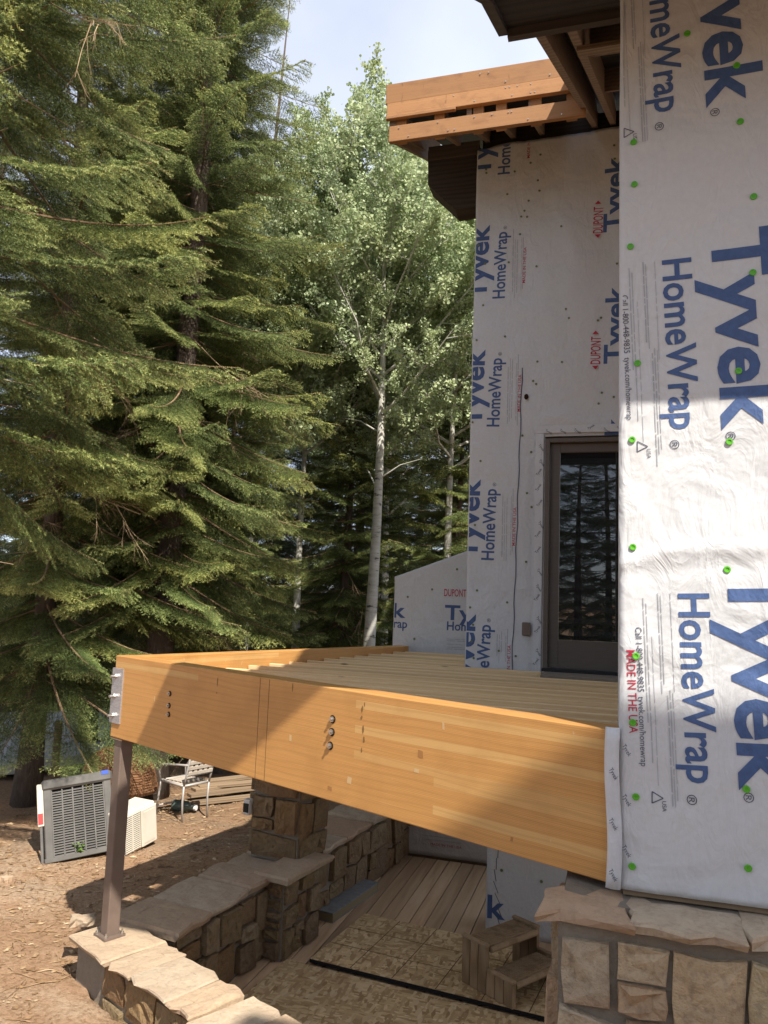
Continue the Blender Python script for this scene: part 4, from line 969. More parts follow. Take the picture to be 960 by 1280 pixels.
b2 = Vector((-2.52, 6.03)); 
osb('strand_board', [(-2.62, 4.95), (-.3, 4.68), (-.2, 5.82), (-2.50, 6.07)], .003, .012, 'plain strand board sheet half tucked under the gridded one', [])
# grey foam board beside the wall
fb_ = empty('foam_board', (-2.42, 7.35, .0)); fb_.rotation_euler = (0, 0, math.atan2(WD.y, WD.x) - .02); tag(fb_, 'short grey foam board with tan core lying beside the stone wall', 'foam board')
box('facing', (-.46, -.09, .075), (.46, .09, .085), 'foam_grey', fb_, .002); box('core', (-.455, -.088, .006), (.455, .088, .0749), 'foam_yellow', fb_, .002)
box('facing', (-.46, -.09, .0), (.46, .09, .006), 'foam_grey', fb_)
# wooden steps
F0 = onz(640, 1262, .054); B0 = onz(577, 1227, .054)
sd = Vector((B0.x - F0.x, B0.y - F0.y, 0)); sl_ = .50; sd.normalize()
steps = empty('wooden_steps', (F0.x, F0.y, .054), math.atan2(sd.y, sd.x)); tag(steps, 'two-tread brown wooden step unit with boarded sides', 'steps')
# local x: from front to back, local -y: across to the right
SWD = .62
def side(y0, y1):
    nb = 6; w = sl_ / nb
    for i in range(nb):
        x = i * w; h = .165 if i < 3 else .325
        o = box('side_board', (x + .002, y0, 0), (x + w - .002, y1, h), 'step_board', steps, .003)
side(-.035, 0); side(-SWD, -SWD + .035)
box('side_cap', (-.008, -.038, .165), (.25, .004, .183), 'step_board', steps, .004); box('side_cap', (.25, -.038, .325), (.508, .004, .343), 'step_board', steps, .004)
box('side_cap', (-.008, -SWD - .004, .165), (.25, -SWD + .038, .183), 'step_board', steps, .004); box('side_cap', (.25, -SWD - .004, .325), (.508, -SWD + .038, .343), 'step_board', steps, .004)
def tread(x0, x1, z):
    o = box('tread', (x0, -SWD + .04, z - .035), (x1, -.04, z), 'step_board', steps, .004)
    n = 10; w = (x1 - x0 - .03) / n; mb = MB()
    for i in range(n): mb.box((x0 + .025 + i * w, -SWD + .05, z), (x0 + .025 + i * w + w * .62, -.05, z + .005))
    mb.build('tread_rib', 'step_board', o)
    mb = MB(); mb.tube([(x0 - .004, -SWD + .042, z - .018), (x0 - .004, -.042, z - .018)], .021, 8); mb.build('nosing', 'step_board', o)
tread(.01, .25, .158); tread(.25, .50, .318)
box('end_post', (-.004, -.036, 0), (.03, -.001, .164), 'step_board', steps)

# ================================================================== THINGS IN THE YARD
# tilted outdoor cooling unit
def gz(x, y): return float(ground_z(x, y))
p = onz(95, 1072, .31); yaw = math.atan2(onz(130, 1064, .31).y - onz(62, 1078, .31).y, onz(130, 1064, .31).x - onz(62, 1078, .31).x)
ac = empty('condenser_unit', (p.x, p.y, gz(p.x, p.y) + .0)); ac.rotation_euler = (0, 0, yaw); ac.location.z += .03; ac.location.x += .06; ac.rotation_euler = (0, 0, .74); tag(ac, 'weathered grey condenser unit with slotted louvre panels tilted on the dirt', 'air conditioner')
def T(o): 
    o.matrix_parent_inverse = Matrix.Identity(4); return o
tilt = Matrix.Translation((0, 0, .0)) @ Matrix.Rotation(math.radians(-17), 4, 'X') @ Matrix.Rotation(math.radians(-6.0), 4, 'Y')
AW, AH, AD = .63, .76, .34
tl = empty('body', (0, 0, 0), 0, ac)
def acbox(name, a, b, m, bev=.004, par=ac):
    me = box_me(name, a, b, bev); me.transform(tilt); return obj(name, me, par, m)
acbox('core', (-AW / 2 + .03, .03, .05), (AW / 2 - .03, AD - .03, AH - .05), 'ac_dark', 0)
bpy.data.objects.remove(tl)
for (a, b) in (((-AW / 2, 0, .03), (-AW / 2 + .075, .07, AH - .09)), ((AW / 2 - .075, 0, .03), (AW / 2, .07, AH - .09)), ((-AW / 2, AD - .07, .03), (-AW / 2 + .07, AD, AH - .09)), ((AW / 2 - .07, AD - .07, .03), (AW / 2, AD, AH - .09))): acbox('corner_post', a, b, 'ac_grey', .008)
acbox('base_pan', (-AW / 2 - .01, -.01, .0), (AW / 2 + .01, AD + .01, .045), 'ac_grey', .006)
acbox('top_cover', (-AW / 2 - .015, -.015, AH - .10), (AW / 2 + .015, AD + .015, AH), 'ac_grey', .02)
x0, x1 = -AW / 2 + .075, AW / 2 - .075; zz0, zz1 = .05, AH - .105; nc = 5; cwid = (x1 - x0) / nc
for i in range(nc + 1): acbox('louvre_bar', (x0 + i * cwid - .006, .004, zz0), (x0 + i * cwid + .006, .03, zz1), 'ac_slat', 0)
nr = 26; sh = (zz1 - zz0) / nr
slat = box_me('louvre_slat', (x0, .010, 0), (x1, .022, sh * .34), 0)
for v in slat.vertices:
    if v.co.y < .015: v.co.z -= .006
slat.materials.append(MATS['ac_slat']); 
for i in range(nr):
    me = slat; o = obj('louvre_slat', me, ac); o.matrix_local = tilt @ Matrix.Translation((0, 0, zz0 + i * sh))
# left side slats too
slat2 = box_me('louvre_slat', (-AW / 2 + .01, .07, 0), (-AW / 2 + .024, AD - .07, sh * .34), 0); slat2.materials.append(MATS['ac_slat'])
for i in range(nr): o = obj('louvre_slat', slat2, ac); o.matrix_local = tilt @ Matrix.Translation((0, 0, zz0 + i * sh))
acbox('control_box', (-AW / 2 - .055, .0, .34), (-AW / 2, .06, .73), 'cream', .006); acbox('sticker', (-AW / 2 - .052, -.004, .36), (-AW / 2 - .008, -.001, .46), 'label_red', 0)
acbox('sticker', (AW / 2 - .09, -.018, .725), (AW / 2 - .02, -.016, .765), 'label_blue', 0)
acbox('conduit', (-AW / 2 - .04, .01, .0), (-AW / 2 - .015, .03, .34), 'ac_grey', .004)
# cream window unit
p = onz(176, 1062, .31); q1 = onz(147, 1066, .31); q2 = onz(189, 1051, .31); yw = math.atan2(q2.y - q1.y, q2.x - q1.x)
wu = empty('window_unit', (p.x, p.y, gz(p.x, p.y) + .005)); wu.rotation_euler = (0, 0, yw); tag(wu, 'cream plastic window air conditioner lying behind the steel post', 'air conditioner')
tilt = Matrix.Rotation(math.radians(-8), 4, 'Y')
def wbox(name, a, b, m, bev=.004): me = box_me(name, a, b, bev); me.transform(tilt); return obj(name, me, wu, m)
wbox('case', (-.20, .02, .0), (.24, .30, .42), 'cream', .015); wbox('front_panel', (.02, -.005, .02), (.23, .02, .40), 'cream', .008); wbox('inner_panel', (.05, -.009, .05), (.20, -.004, .37), 'cream', .003)
wbox('grille_recess', (-.19, .012, .03), (.01, .0205, .39), 'cream_dark', 0)
gs = box_me('grille_slat', (-.19, .004, 0), (-.10, .018, .010)); gs.materials.append(MATS['cream']); gs2 = box_me('grille_slat', (-.085, .004, 0), (.01, .018, .010)); gs2.materials.append(MATS['cream'])
for i in range(19):
    for g in (gs, gs2): o = obj('grille_slat', g, wu); o.matrix_local = tilt @ Matrix.Translation((0, 0, .035 + i * .0195))
wbox('grille_bar', (-.10, .003, .03), (-.085, .0185, .40), 'cream', 0)

# strap lawn chair
c1 = onz(229, 1034, .25); c2 = onz(257, 1027, .25); cy_ = math.atan2(c2.y - c1.y, c2.x - c1.x)
ch = empty('lawn_chair', ((c1.x + c2.x) / 2, (c1.y + c2.y) / 2, gz((c1.x + c2.x) / 2, (c1.y + c2.y) / 2))); ch.rotation_euler = (0, 0, cy_); tag(ch, 'old beige woven-strap lawn chair with metal frame beneath the trees', 'chair')
cw2 = (c2 - c1).length / 2 + .02
def tb(name, pts, r=.012, m='chair_metal', par=None): mb = MB(); mb.tube(pts, r, 7); return mb.build(name, m, par or ch, True)
for sx in (-1, 1):
    tb('leg', [(sx * cw2, 0, 0), (sx * cw2, .02, .22), (sx * cw2, .01, .40)])
    tb('leg', [(sx * cw2, .50, 0), (sx * cw2, .47, .2), (sx * cw2, .44, .40)])
    tb('back_upright', [(sx * cw2, .01, .40), (sx * cw2, -.02, .5), (sx * cw2 * .98, -.10, .86)])
    tb('armrest', [(sx * cw2, -.05, .64), (sx * (cw2 + .01), .15, .62), (sx * (cw2 + .02), .40, .59), (sx * (cw2 + .01), .47, .5), (sx * cw2, .45, .40)])
    tb('seat_rail', [(sx * cw2, .01, .40), (sx * cw2, .44, .40)])
tb('top_rail', [(-cw2 * .98, -.10, .86), (0, -.115, .885), (cw2 * .98, -.10, .86)])
tb('seat_rail', [(-cw2, .01, .40), (cw2, .01, .40)]); tb('seat_rail', [(-cw2, .44, .40), (cw2, .44, .40)]); tb('stretcher', [(-cw2, .49, .10), (cw2, .49, .10)]); tb('back_rail', [(-cw2, -.03, .52), (cw2, -.03, .52)])
for i in range(5):
    x = -cw2 * .8 + i * cw2 * .4
    mb = MB(); mb.box((x - .02, -.004, 0), (x + .02, .004, .36)); o = mb.build('strap', 'chair_strap', ch); o.location = (0, -.035, .515); o.rotation_euler = (math.radians(11.5), 0, 0)
for i in range(6):
    z = .03 + i * .062
    mb = MB(); mb.box((-cw2 * .97, -.010, z - .018), (cw2 * .97, -.003, z + .018)); o = mb.build('strap', 'chair_strap', ch); o.location = (0, -.035, .515); o.rotation_euler = (math.radians(11.5), 0, 0)
for i in range(6):
    yy = .05 + i * .07; mb = MB(); mb.box((-cw2 * .97, yy - .02, .40), (cw2 * .97, yy + .02, .408)); mb.build('strap', 'chair_strap', ch)
# teal jar and lumber behind the chair
p = onz(221, 1022, .25); j = empty('glass_jug', (p.x, p.y + .12, gz(p.x, p.y) + .06)); tag(j, 'teal jug lying on its side beneath the lawn chair', 'jug')
mb = MB(); mb.tube([(-.13, 0, 0), (-.12, 0, 0), (.06, 0, 0), (.10, 0, 0), (.16, 0, 0)], [.05, .065, .065, .03, .028], 12); mb.build('body', 'teal', j, True); mb = MB(); mb.tube([(.16, 0, 0), (.185, 0, 0)], .033, 12); mb.build('cap', 'white_plastic', j)
LB = ['top', 'second', 'third', 'bottom']
for i, (px, py, ln_, a2, dz) in enumerate([(292, 1000, 1.5, -.25, .05), (296, 1006, 1.7, -.30, .02), (285, 996, 1.3, -.17, .08), (300, 996, 1.4, -.35, .08), (304, 990, 1.6, -.22, .11)]):
    p = onz(px, py, .28); o = box('lumber_board', (-ln_ / 2, -.07, 0), (ln_ / 2, .07, .038), 'lumber', None, .003); o.location = (p.x, p.y + .25, gz(p.x, p.y) + dz * 1.2); o.rotation_euler = (0, .01, cy_ + a2)
    tag(o, 'weathered plank in the loose lumber pile behind the stone pillar', 'plank', 'planks of the lumber pile')
# wicker basket lying behind the condenser
p = onz(150, 1010, .25); bk = empty('wicker_basket', (-5.75, 8.35, gz(-5.75, 8.35) + .05)); tag(bk, 'rust-brown round wicker basket tipped up behind the condenser unit', 'basket')
mb = MB(); R = .46
for i in range(26):
    th = math.pi * i / 25 * .5; r = R * math.cos(th); z = R * 1.0 * math.sin(th)
    if r < .03: continue
    mb.tube([(r * math.cos(a), r * math.sin(a) * .8, .22 + z) for a in np.linspace(0, 2 * math.pi, 25)], .019, 5, False)
mb.build('weave', 'wicker', bk)
mb = MB()
for k in range(18):
    a = 2 * math.pi * k / 18; mb.tube([((R + .012) * math.cos(a) * math.cos(th), (R + .012) * .8 * math.sin(a) * math.cos(th), .22 + R * math.sin(th)) for th in np.linspace(0, math.pi / 2, 9)], .016, 5)
mb.tube([(R * 1.02 * math.cos(a), R * .82 * math.sin(a), .2) for a in np.linspace(0, 2 * math.pi, 25)], .045, 6, False)
mb.build('rib', 'wicker', bk)
# stub post
o = box('stub_post', (-.035, -.035, 0), (.035, .035, .95), 'lumber', None, .004); p = onz(97, 1000, .2); o.location = (-6.75, 8.45, gz(-6.75, 8.45) - .02); tag(o, 'short weathered wooden stake behind the condenser unit', 'stake')

# small rocks
for i, (px, py, s) in enumerate([(8, 1098, .05), (75, 1070, .03), (150, 1200, .02)]):
    p = onz(px, py, .31); me = cap_mesh(s * 2, s * 1.5, s, random.Random(70 + i), s * .3); o = obj('rock', me, None, 'cap_stone'); o.location = (p.x, p.y, gz(p.x, p.y) - .008); tag(o, ['pale fist-sized rock on the dirt left of the steel post', 'pale pebble beside the foot of the condenser unit', 'small flat stone on the dirt below the sunlit wall'][i], 'rock')

# weeds
def weed(loc, h, n, label, seed):
    rs = random.Random(seed); r = empty('weed', loc); tag(r, label, 'weed', None)
    sm = MB(); vs = []; fs = []; ti = []
    for k in range(n):
        a = rs.random() * 6.28; l = h * rs.uniform(.5, 1); lean = rs.uniform(.1, .5)
        pts = [(math.cos(a) * lean * l * t * t, math.sin(a) * lean * l * t * t, l * t) for t in (0, .35, .7, 1)]
        sm.tube(pts, [.004, .0035, .003, .0015], 4)
        for t in (.35, .5, .65, .8, .95, 1.0):
            b = a + rs.random() * 6.28; c = Vector((math.cos(a) * lean * l * t * t, math.sin(a) * lean * l * t * t, l * t)); d = Vector((math.cos(b), math.sin(b), rs.uniform(-.2, .5))).normalized(); s = h * rs.uniform(.12, .2)
            sd_ = d.cross(Vector((0, 0, 1))).normalized(); kx = len(vs)
            for (u, w, zz) in ((0, 0, 0), (.35, .38, -.02), (.7, .3, 0), (1, 0, -.06), (.7, -.3, 0), (.35, -.38, -.02)): vs.append(tuple(c + d * u * s + sd_ * w * s + Vector((0, 0, zz * s)))); ti.append(.3 + .7 * rs.random())
            fs.append(tuple(range(kx, kx + 6)))
    sm.build('stem', 'weed_leaf', r); me = mesh('leaf', vs, fs); at = me.attributes.new('tint', 'FLOAT', 'POINT'); at.data.foreach_set('value', ti); obj('leaf', me, r, 'weed_leaf')
for i, (px, py, h, n) in enumerate([(100, 1072, .17, 4), (192, 1256, .18, 3), (226, 1282, .17, 4)]):
    p = onz(px, py, .31 if i == 0 else .30); weed((p.x, p.y, gz(p.x, p.y)), h, n, ['bright green weed growing in front of the condenser unit', 'slender green weed climbing the outer side of the sunlit wall', 'broad-leaved green weed at the foot of the sunlit wall'][i], 5 + i)

# ================================================================== TREES
def build_needles(segs, per_m, nl, nw, rs, tint0):
    """segs: array (n,2,3) of twig pieces; returns verts, faces, tint"""
    P0 = segs[:, 0]; P1 = segs[:, 1]; L = np.linalg.norm(P1 - P0, axis=1); cnt = np.maximum(1, (L * per_m).astype(int))
    idx = np.repeat(np.arange(len(segs)), cnt); t = rs.rand(len(idx)); base = P0[idx] + (P1 - P0)[idx] * t[:, None]
    D = ((P1 - P0) / (L[:, None] + 1e-9))[idx]
    R = rs.randn(len(idx), 3); R -= (R * D).sum(1)[:, None] * D; R /= np.linalg.norm(R, axis=1)[:, None]; R[:, 2] += .25
    N = D * .75 + R * .8; N /= np.linalg.norm(N, axis=1)[:, None]
    l = nl * (.75 + .5 * rs.rand(len(idx))); S_ = np.cross(N, rs.randn(len(idx), 3)); S_ /= np.linalg.norm(S_, axis=1)[:, None] + 1e-9
    a = base - S_ * (nw / 2); b = base + S_ * (nw / 2); c = base + N * l[:, None]
    V = np.stack([a, b, c], 1).reshape(-1, 3); n = len(idx); F = np.arange(n * 3).reshape(n, 3)
    ti = np.clip(tint0[idx] + .25 * (rs.rand(n) - .5), 0, 1); return V, F, np.repeat(ti, 3)
def spruce_branch(L, seed, per_m, nl, nw, side_sp=.075, sub_sp=.047, droop=.16, hang=.3, far=False):
    rs = np.random.RandomState(seed); segs = []; tint = []; wood = MB()
    def axis_pt(t): return np.array([L * t * (1 - .05 * t), .05 * L * math.sin(t * 2.3 + seed) * t, -droop * L * t + .13 * L * t ** 2.6])
    N = 10; pts = [axis_pt(i / N) for i in range(N + 1)]
    wood.tube([tuple(p) for p in pts], [max(.004, .016 * L * (1 - i / N * .9) * .45) for i in range(N + 1)], 5)
    rib = []
    s = .10 * L if not far else .2 * L
    while s < L:
        t = s / L
        for sg in (-1, 1):
            if rs.rand() < .1: continue
            o = axis_pt(t + .01 * rs.randn()); ls = (.10 + .40 * L ** .8 * (1 - t) ** .75 * min(1, t * 3.2 + .25)) * (.65 + .5 * rs.rand()); ls = min(ls, .62)
            an = math.radians(rs.uniform(38, 62)); d = np.array([math.cos(an), sg * math.sin(an), -.12 - hang * rs.rand() * .6]); d /= np.linalg.norm(d)
            m = max(2, int(ls / .09)); q = [o]; dd = d.copy()
            for k in range(m):
                dd = dd + np.array([.06, 0, -.05 * hang * 2 + .02 * rs.randn()]); dd /= np.linalg.norm(dd); q.append(q[-1] + dd * ls / m)
            rib.append((q, .0022))
            for k in range(m):
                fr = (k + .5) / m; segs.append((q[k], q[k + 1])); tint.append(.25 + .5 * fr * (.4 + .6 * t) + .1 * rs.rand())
            u = .05 if not far else .06
            while u < ls:
                k = min(m - 1, int(u / ls * m)); f2 = u / ls * m - k; p0 = q[k] * (1 - f2) + q[k + 1] * f2; fr = u / ls
                dl = (q[k + 1] - q[k]); dl /= np.linalg.norm(dl); lat = np.array([-dl[1], dl[0], 0]); lat /= np.linalg.norm(lat) + 1e-9
                for s2 in (-1, 1):
                    if rs.rand() < .12: continue
                    l2 = (.045 + .15 * (1 - fr) ** .8 * min(1, fr * 4 + .4)) * (.6 + .6 * rs.rand()) * (1 if not far else 1.2)
                    d2 = dl * .72 + lat * s2 * .7 + np.array([0, 0, -.10 - .6 * hang * rs.rand() + .35 * rs.rand() * rs.rand()]); d2 /= np.linalg.norm(d2)
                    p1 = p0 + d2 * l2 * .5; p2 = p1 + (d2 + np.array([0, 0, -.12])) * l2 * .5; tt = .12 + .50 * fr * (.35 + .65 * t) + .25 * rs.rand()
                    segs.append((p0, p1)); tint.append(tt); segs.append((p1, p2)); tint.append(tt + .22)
                u += sub_sp * (.8 + .4 * rs.rand())
        s += side_sp * (.8 + .4 * rs.rand())
    for i in range(5, N): segs.append((pts[i], pts[i + 1])); tint.append(.5 + .05 * i)
    V, F, ti = build_needles(np.array(segs), per_m, nl, nw, rs, np.array(tint))
    # twig wood as thin ribbons
    wv = list(wood.v); wf = list(wood.f)
    for q, r in rib:
        for k in range(len(q) - 1):
            n = len(wv); a, b = q[k], q[k + 1]; w = r * (1 - .6 * k / len(q)) * (1.6 if far else 1)
            wv += [(a[0], a[1], a[2] + w), (a[0] - w, a[1], a[2] - w), (b[0], b[1], b[2] + w * .8), (b[0] - w * .8, b[1], b[2] - w * .8)]; wf.append((n, n + 1, n + 3, n + 2))
    nv = len(wv); me = bpy.data.meshes.new('branch')
    me.from_pydata(wv + V.tolist(), [], wf + (F + nv).tolist()); me.materials.append(MATS['twig']); me.materials.append(MATS['needle_far' if far else 'needle'])
    me.polygons.foreach_set('material_index', [0] * len(wf) + [1] * len(F))
    at = me.attributes.new('tint', 'FLOAT', 'POINT'); at.data.foreach_set('value', np.concatenate([np.zeros(nv), ti]).astype(np.float32)); me.update(); return me
NEAR = {2.6: [spruce_branch(2.6, 1, 330, .020, .0040), spruce_branch(2.6, 2, 330, .020, .0040, hang=.5, droop=.22), spruce_branch(2.6, 6, 330, .020, .0040, hang=.4)],
        1.7: [spruce_branch(1.7, 3, 330, .020, .0040), spruce_branch(1.7, 4, 330, .020, .0040, hang=.5)], 1.0: [spruce_branch(1.0, 5, 330, .020, .0040)]}
FARB = {2.6: [spruce_branch(2.6, 11, 70, .035, .009, .11, .075, far=True), spruce_branch(2.6, 12, 70, .035, .009, .11, .075, hang=.55, far=True)],
        1.7: [spruce_branch(1.7, 13, 70, .035, .009, .1, .07, far=True)], 1.0: [spruce_branch(1.0, 14, 80, .033, .009, .09, .06, far=True)]}
def dead_branch(seed):
    rs = random.Random(seed); mb = MB(); 
    def rec(p, d, l, r, k):
        q = p + d * l; mid = p + d * l * .5 + Vector((rs.uniform(-.03, .03), rs.uniform(-.03, .03), rs.uniform(-.03, 0))) * l
        mb.tube([p, mid, q], [r, r * .8, r * .5], 4)
        if k:
            for i in range(rs.choice([3, 4, 5])):
                t = rs.uniform(.25, 1); d2 = (d + Vector((rs.uniform(-.7, .7), rs.uniform(-.7, .7), rs.uniform(-.7, .2)))).normalized(); rec(p + d * l * t, d2, l * rs.uniform(.3, .55), r * .5, k - 1)
    rec(Vector((0, 0, 0)), Vector((1, 0, -.12)).normalized(), 1.3, .011, 3); return mb.me('dead_branch')
DEAD = [dead_branch(3), dead_branch(8)]
for m_ in DEAD: m_.materials.append(MATS['dead_twig'])

def taper_trunk(h, r0, seed, lean=(0, 0), n=14, sides=10, flare=.35):
    rs = random.Random(seed); pts = []; rad = []; ph = rs.random() * 6
    for i in range(n + 1):
        t = i / n; z = h * t ** 1.15
        pts.append((lean[0] * z + .012 * h * math.sin(t * 4 + ph) * t, lean[1] * z + .010 * h * math.cos(t * 3.3 + ph) * t, z - .05)); rad.append(max(.012, r0 * ((1 - t) ** .85 + flare * math.exp(-t * 28))))
    return pts, rad
def interp(pts, z):
    for i in range(len(pts) - 1):
        if pts[i + 1][2] >= z: f = (z - pts[i][2]) / max(1e-6, pts[i + 1][2] - pts[i][2]); return Vector(pts[i]).lerp(Vector(pts[i + 1]), f)
    return Vector(pts[-1])
def spruce(loc, h, r0, R, z0, label, seed, far=False, ztop=None, whorl=.42, per=6, group=None, power=.8, dead=4, tilt0=0.0, skip=None):
    rs = random.Random(seed); root = empty('spruce_tree', loc); tag(root, label, 'tree', group)
    pts, rad = taper_trunk(h, r0, seed); mb = MB(); mb.tube(pts, rad, 10); mb.build('trunk', 'spruce_bark', root, True)
    cm = MB(); cm.tube([interp(pts, h - .6), interp(pts, h) + Vector((0, 0, .05))], [.012, .004], 5)
    for i in range(30):
        z = rs.uniform(max(.8, z0 - 1.2), z0 + 3); a = rs.random() * 6.28; p = interp(pts, z); l = rs.uniform(.3, .8); cm.tube([p, p + Vector((math.cos(a) * l, math.sin(a) * l, -.15 * l))], [.010, .003], 4)
    crown = cm.build('crown', 'dead_twig', root)
    B = FARB if far else NEAR; z = z0; nb = 0
    while z < h - .25 and nb < 290:
        t = (z - z0) / (h - z0); rr = R * (1 - t) ** power * (1 if t > .1 else .82 + 1.8 * t); rr = max(.3, rr)
        n = per if t < .7 else max(4, per - 1); a0 = rs.random() * 6.28
        for k in range(n):
            a = a0 + 6.283 * k / n + rs.uniform(-.3, .3); ln_ = rr * rs.uniform(.72, 1.12)
            if skip and skip(a, z): continue
            key = 2.6 if ln_ > 2.0 else 1.7 if ln_ > 1.25 else 1.0; me = rs.choice(B[key]); s = ln_ / key
            p = interp(pts, z + rs.uniform(-.12, .12)); o = obj('branch', me, crown); o.location = p
            pit = math.radians(-16 + 42 * t + rs.uniform(-15, 13) + tilt0)
            o.rotation_euler = (rs.uniform(-.5, .5), -pit, a); o.scale = (s, s * rs.uniform(.9, 1.15), s * rs.uniform(.9, 1.15)); nb += 1
        z += whorl * (1 - .35 * t) * rs.uniform(.8, 1.2)
    for i in range(dead):
        z = rs.uniform(max(.9, z0 - 1), z0 + 4); a = rs.random() * 6.28; o = obj('dead_branch', rs.choice(DEAD), crown); o.location = interp(pts, z)
        if dead > 8: o.location = interp(pts, z + .9) + Vector((math.cos(a), math.sin(a), -.12)) * rs.uniform(.4, 1.2)
        o.rotation_euler = (rs.random(), .2 + .5 * rs.random(), a); s = rs.uniform(.7, 1.3) * (.62 if dead > 8 else 1); o.scale = (s, s, s)
    return root
def g3(x, y): return (x, y, gz(x, y) - .05)
GRP = 'spruce trees around the yard'
p1 = onz(32, 1008, .25); spruce(g3(p1.x, p1.y), 19, .14, 2.8, 1.65, 'dark spruce with a thin straight trunk behind the condenser unit', 21, per=6, whorl=.44, power=.7)
p2 = onz(186, 1000, .25); spruce(g3(p2.x, p2.y), 20, .20, 2.65, 2.9, 'big spruce with a thick sunlit trunk beside the lawn chair', 22, per=7, power=.95, whorl=.40)
spruce(g3(-5.05, 4.55), 13, .17, 2.5, 4.0, 'spruce reaching long needled boughs over the left of the yard', 23, per=6, power=.45, whorl=.44, dead=9, tilt0=0)
spruce(g3(-7.0, 10.6), 18, .16, 2.6, 2.4, 'spruce with a narrow dark trunk behind the lawn chair', 24, per=7, whorl=.42)
spruce(g3(-5.6, 10.5), 6.6, .09, 1.7, 1.9, 'short young spruce between the lawn chair and the deck', 25, per=7, whorl=.34)
spruce(g3(-4.75, 13.4), 8.0, .12, 2.1, 1.2, 'mid-height dark spruce just left of the white aspen trunk', 26, per=8, whorl=.34)
spruce(g3(-2.7, 13.6), 7.6, .12, 2.1, .8, 'dark spruce just right of the white aspen trunk', 27, per=8, whorl=.34)
spruce(g3(-8.9, 11.9), 17, .15, 2.8, 2.6, 'spruce on the verge of the drive behind the tipped basket', 28, True, per=9, whorl=.36, dead=0)
farl = [(-12, 19, 19, 3.2), (-9.2, 18.5, 21, 3.3), (-6.6, 19.5, 14, 3.2), (-3.2, 19.0, 11, 3.2), (-.6, 17.5, 12, 3.0), (-15, 15, 20, 3.3), (-17.5, 21, 20, 3.4), (-11.5, 25, 20, 3.6), (-6.5, 26, 15, 3.6), (-1.5, 25, 13, 3.6), (-21, 15.5, 19, 3.4), (-14, 19.5, 21, 3.4), (-8.0, 22.5, 19, 3.4), (-19, 11, 19, 3.4), (-4.8, 22.5, 15, 3.3), (-24, 20, 20, 3.5)]
for i, (x, y, h, R) in enumerate(farl): spruce(g3(x, y), h, .18, R, .6 if i in (2, 3, 4) else 1.2, 'distant spruce in the wood beyond the paved drive', 60 + i, True, whorl=.46, per=8, group='distant spruces beyond the drive', dead=0)
for i, (x, y, h, R) in enumerate([(-4.2, -7.5, 12, 2.8), (-1.0, -9.5, 8.5, 2.6), (1.6, -11, 12, 3.0), (-7.5, -10.5, 15, 3.0), (-2.6, -12.5, 12, 3.0), (-.2, -14.5, 11, 3.0)]): spruce(g3(x, y), h, .17, R, .8, 'spruce behind the viewpoint mirrored in the door glass', 80 + i, True, whorl=.5, per=8, group='spruces behind the viewpoint', dead=0)

# aspens
def leaf_spray(seed, n=330, L=1.25, ls=.052):
    rs = np.random.RandomState(seed); wood = MB(); V = []; F = []; ti = []
    pts = [Vector((L * t, .12 * math.sin(t * 3 + seed) * t, .20 * L * t * t)) for t in np.linspace(0, 1, 6)]
    wood.tube(pts, [.009, .0075, .006, .005, .003, .0015], 4); tw = []
    for k in range(13):
        t = .12 + .86 * k / 12; p = interp_l(pts, t); a = rs.uniform(0, 6.28); d = Vector((.6, math.cos(a), math.sin(a) * .8 + .2)).normalized(); l = .42 * (1 - .55 * t) * rs.uniform(.6, 1.2)
        q = p + d * l; wood.tube([p, q], [.003, .001], 3); tw.append((p, q))
    tw.append((pts[2], pts[5]))
    for i in range(n):
        a, b = tw[rs.randint(len(tw))]; t = rs.uniform(.2, 1.08); c = a.lerp(b, t) + Vector(rs.randn(3) * .045)
        nrm = Vector(rs.randn(3)); nrm.z += .25; nrm.normalize(); u = nrm.orthogonal().normalized(); u = (u * math.cos(i) + nrm.cross(u) * math.sin(i)); v = nrm.cross(u); s = ls * rs.uniform(.65, 1.2); k = len(V)
        for (x, y) in ((-.5, 0), (-.2, .46), (.2, .42), (.62, 0), (.2, -.42), (-.2, -.46)): V.append(tuple(c + u * x * s + v * y * s + nrm * (abs(y) * .3 * s)))
        F.append(tuple(range(k, k + 6))); ti += [float(np.clip(rs.beta(2, 2.2), 0, 1))] * 6
    nv = len(wood.v); me = bpy.data.meshes.new('branch'); me.from_pydata(wood.v + V, [], wood.f + [tuple(i + nv for i in f) for f in F]); me.materials.append(MATS['aspen_bark']); me.materials.append(MATS['aspen_leaf'])
    me.polygons.foreach_set('material_index', [0] * len(wood.f) + [1] * len(F)); at = me.attributes.new('tint', 'FLOAT', 'POINT'); at.data.foreach_set('value', [0.0] * nv + ti); me.update(); return me
def interp_l(pts, t): f = t * (len(pts) - 1); i = min(int(f), len(pts) - 2); return pts[i].lerp(pts[i + 1], f - i)
SPR = [leaf_spray(s) for s in (1, 2, 3, 4, 5)]
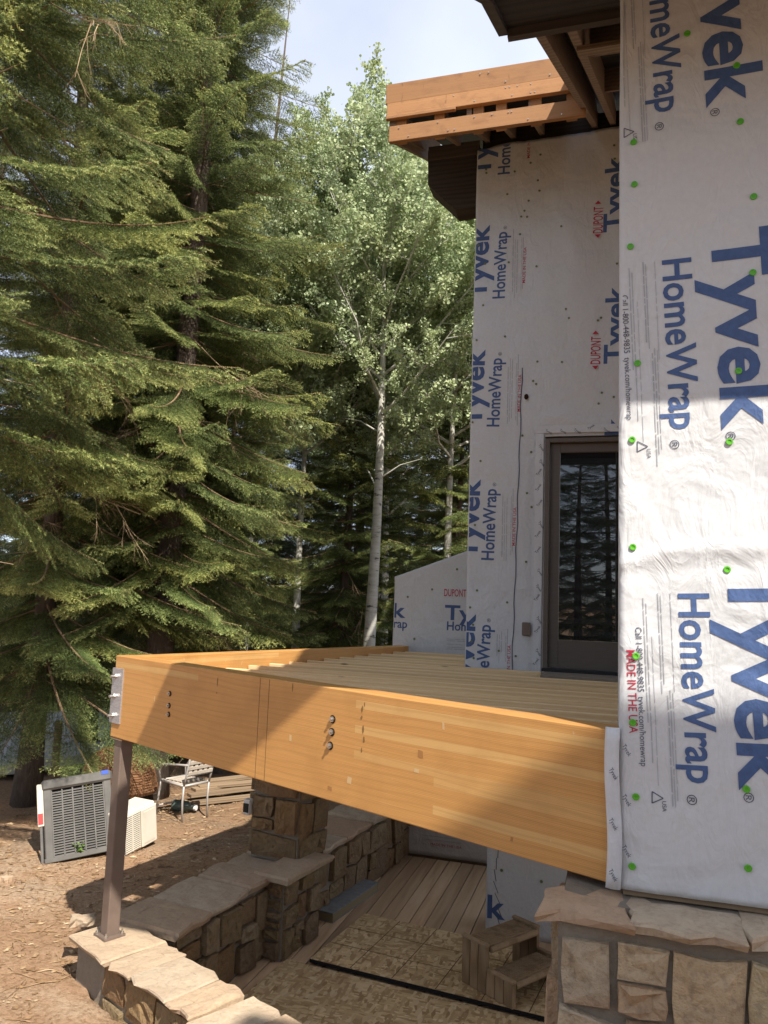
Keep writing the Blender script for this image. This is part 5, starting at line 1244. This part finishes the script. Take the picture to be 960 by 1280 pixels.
def aspen(loc, h, r0, R, z0, label, seed, lean=(.0, .0), n=250, low=0, group=None):
    rs = random.Random(seed); root = empty('aspen_tree', loc); tag(root, label, 'tree', group)
    pts, rad = taper_trunk(h, r0, seed, lean, 16, 10, .15); mb = MB(); mb.tube(pts, rad, 10); mb.build('trunk', 'aspen_bark', root, True)
    cm = MB(); limbs = []
    nl = 34
    for i in range(nl):
        t = (i + rs.random()) / nl; z = z0 + (h - z0 - .4) * t; a = i * 2.4 + rs.uniform(-.4, .4); l = R * (1.05 - .75 * t ** 1.3) * (.5 + .5 * min(1, t * 4 + .3)) * rs.uniform(.6, 1.1); up = rs.uniform(.25, .75)
        p = interp(pts, z); q = [p + Vector((math.cos(a), math.sin(a), 0)) * l * s + Vector((0, 0, l * (up * s + .35 * s * s))) + Vector((rs.uniform(-.05, .05), rs.uniform(-.05, .05), 0)) * l for s in (0, .35, .7, 1)]; q[0] = p
        r = max(.008, .022 * (1 - t) + .008); cm.tube(q, [r, r * .75, r * .5, r * .2], 5); limbs.append(q)
    for i in range(low):
        z = rs.uniform(z0 - 2.2, z0 - .2); a = rs.random() * 6.28; l = rs.uniform(.7, 1.8); p = interp(pts, z); cm.tube([p, p + Vector((math.cos(a) * l * .5, math.sin(a) * l * .5, l * .3)), p + Vector((math.cos(a) * l, math.sin(a) * l, l * .42))], [.016, .010, .004], 5)
    crown = cm.build('crown', 'aspen_bark', root)
    for i in range(min(n, 290)):
        q = rs.choice(limbs) if i > 8 else [interp(pts, h - .4), interp(pts, h - .3), interp(pts, h - .2), interp(pts, h - .1)]
        p = interp_l(q, rs.uniform(.2, 1)); o = obj('branch', rs.choice(SPR), crown); o.location = p
        d = (q[3] - q[0]); a = math.atan2(d.y, d.x) + rs.uniform(-1.3, 1.3); o.rotation_euler = (rs.uniform(0, 6.28), -rs.uniform(-.3, 1.15), a); s = rs.uniform(.55, 1.05); o.scale = (s, s, s)
    return root
def asp(px, D): p = dep(px, 790, D); return g3(p.x, p.y)
aspen(asp(458, 12.4), 10.5, .125, 2.4, 5.7, 'tall aspen with a clean white trunk rising beyond the deck', 31, (.012, .0), 290, 3)
aspen(asp(303, 13.0), 8.6, .10, 1.7, 5.0, 'aspen whose white trunk shows between spruce boughs beyond the deck corner', 32, (.004, 0), 210, 2)
aspen(asp(262, 14.5), 11.0, .13, 2.0, 5.6, 'aspen with a thick white trunk half hidden inside the spruces', 33, (-.01, 0), 230, 3)
aspen(asp(372, 13.6), 9.8, .09, 1.9, 5.2, 'slender leafy aspen left of the tall white-trunked one', 34, (.0, 0), 280)
aspen(asp(560, 13.2), 9.8, .10, 2.2, 4.9, 'leafy aspen beyond the corner of the wrapped house', 35, (.0, 0), 290)
aspen(asp(480, 17.5), 12.2, .11, 2.4, 4.6, 'tallest aspen far behind the white-trunked one', 36, (.0, 0), 280)
aspen(asp(610, 16.5), 12.0, .10, 2.4, 4.6, 'aspen mostly hidden behind the tall house wall', 37, (.0, 0), 260)
aspen(asp(420, 21), 13.2, .11, 2.7, 4.6, 'aspen standing deepest in the wood behind the others', 38, (.0, 0), 280)
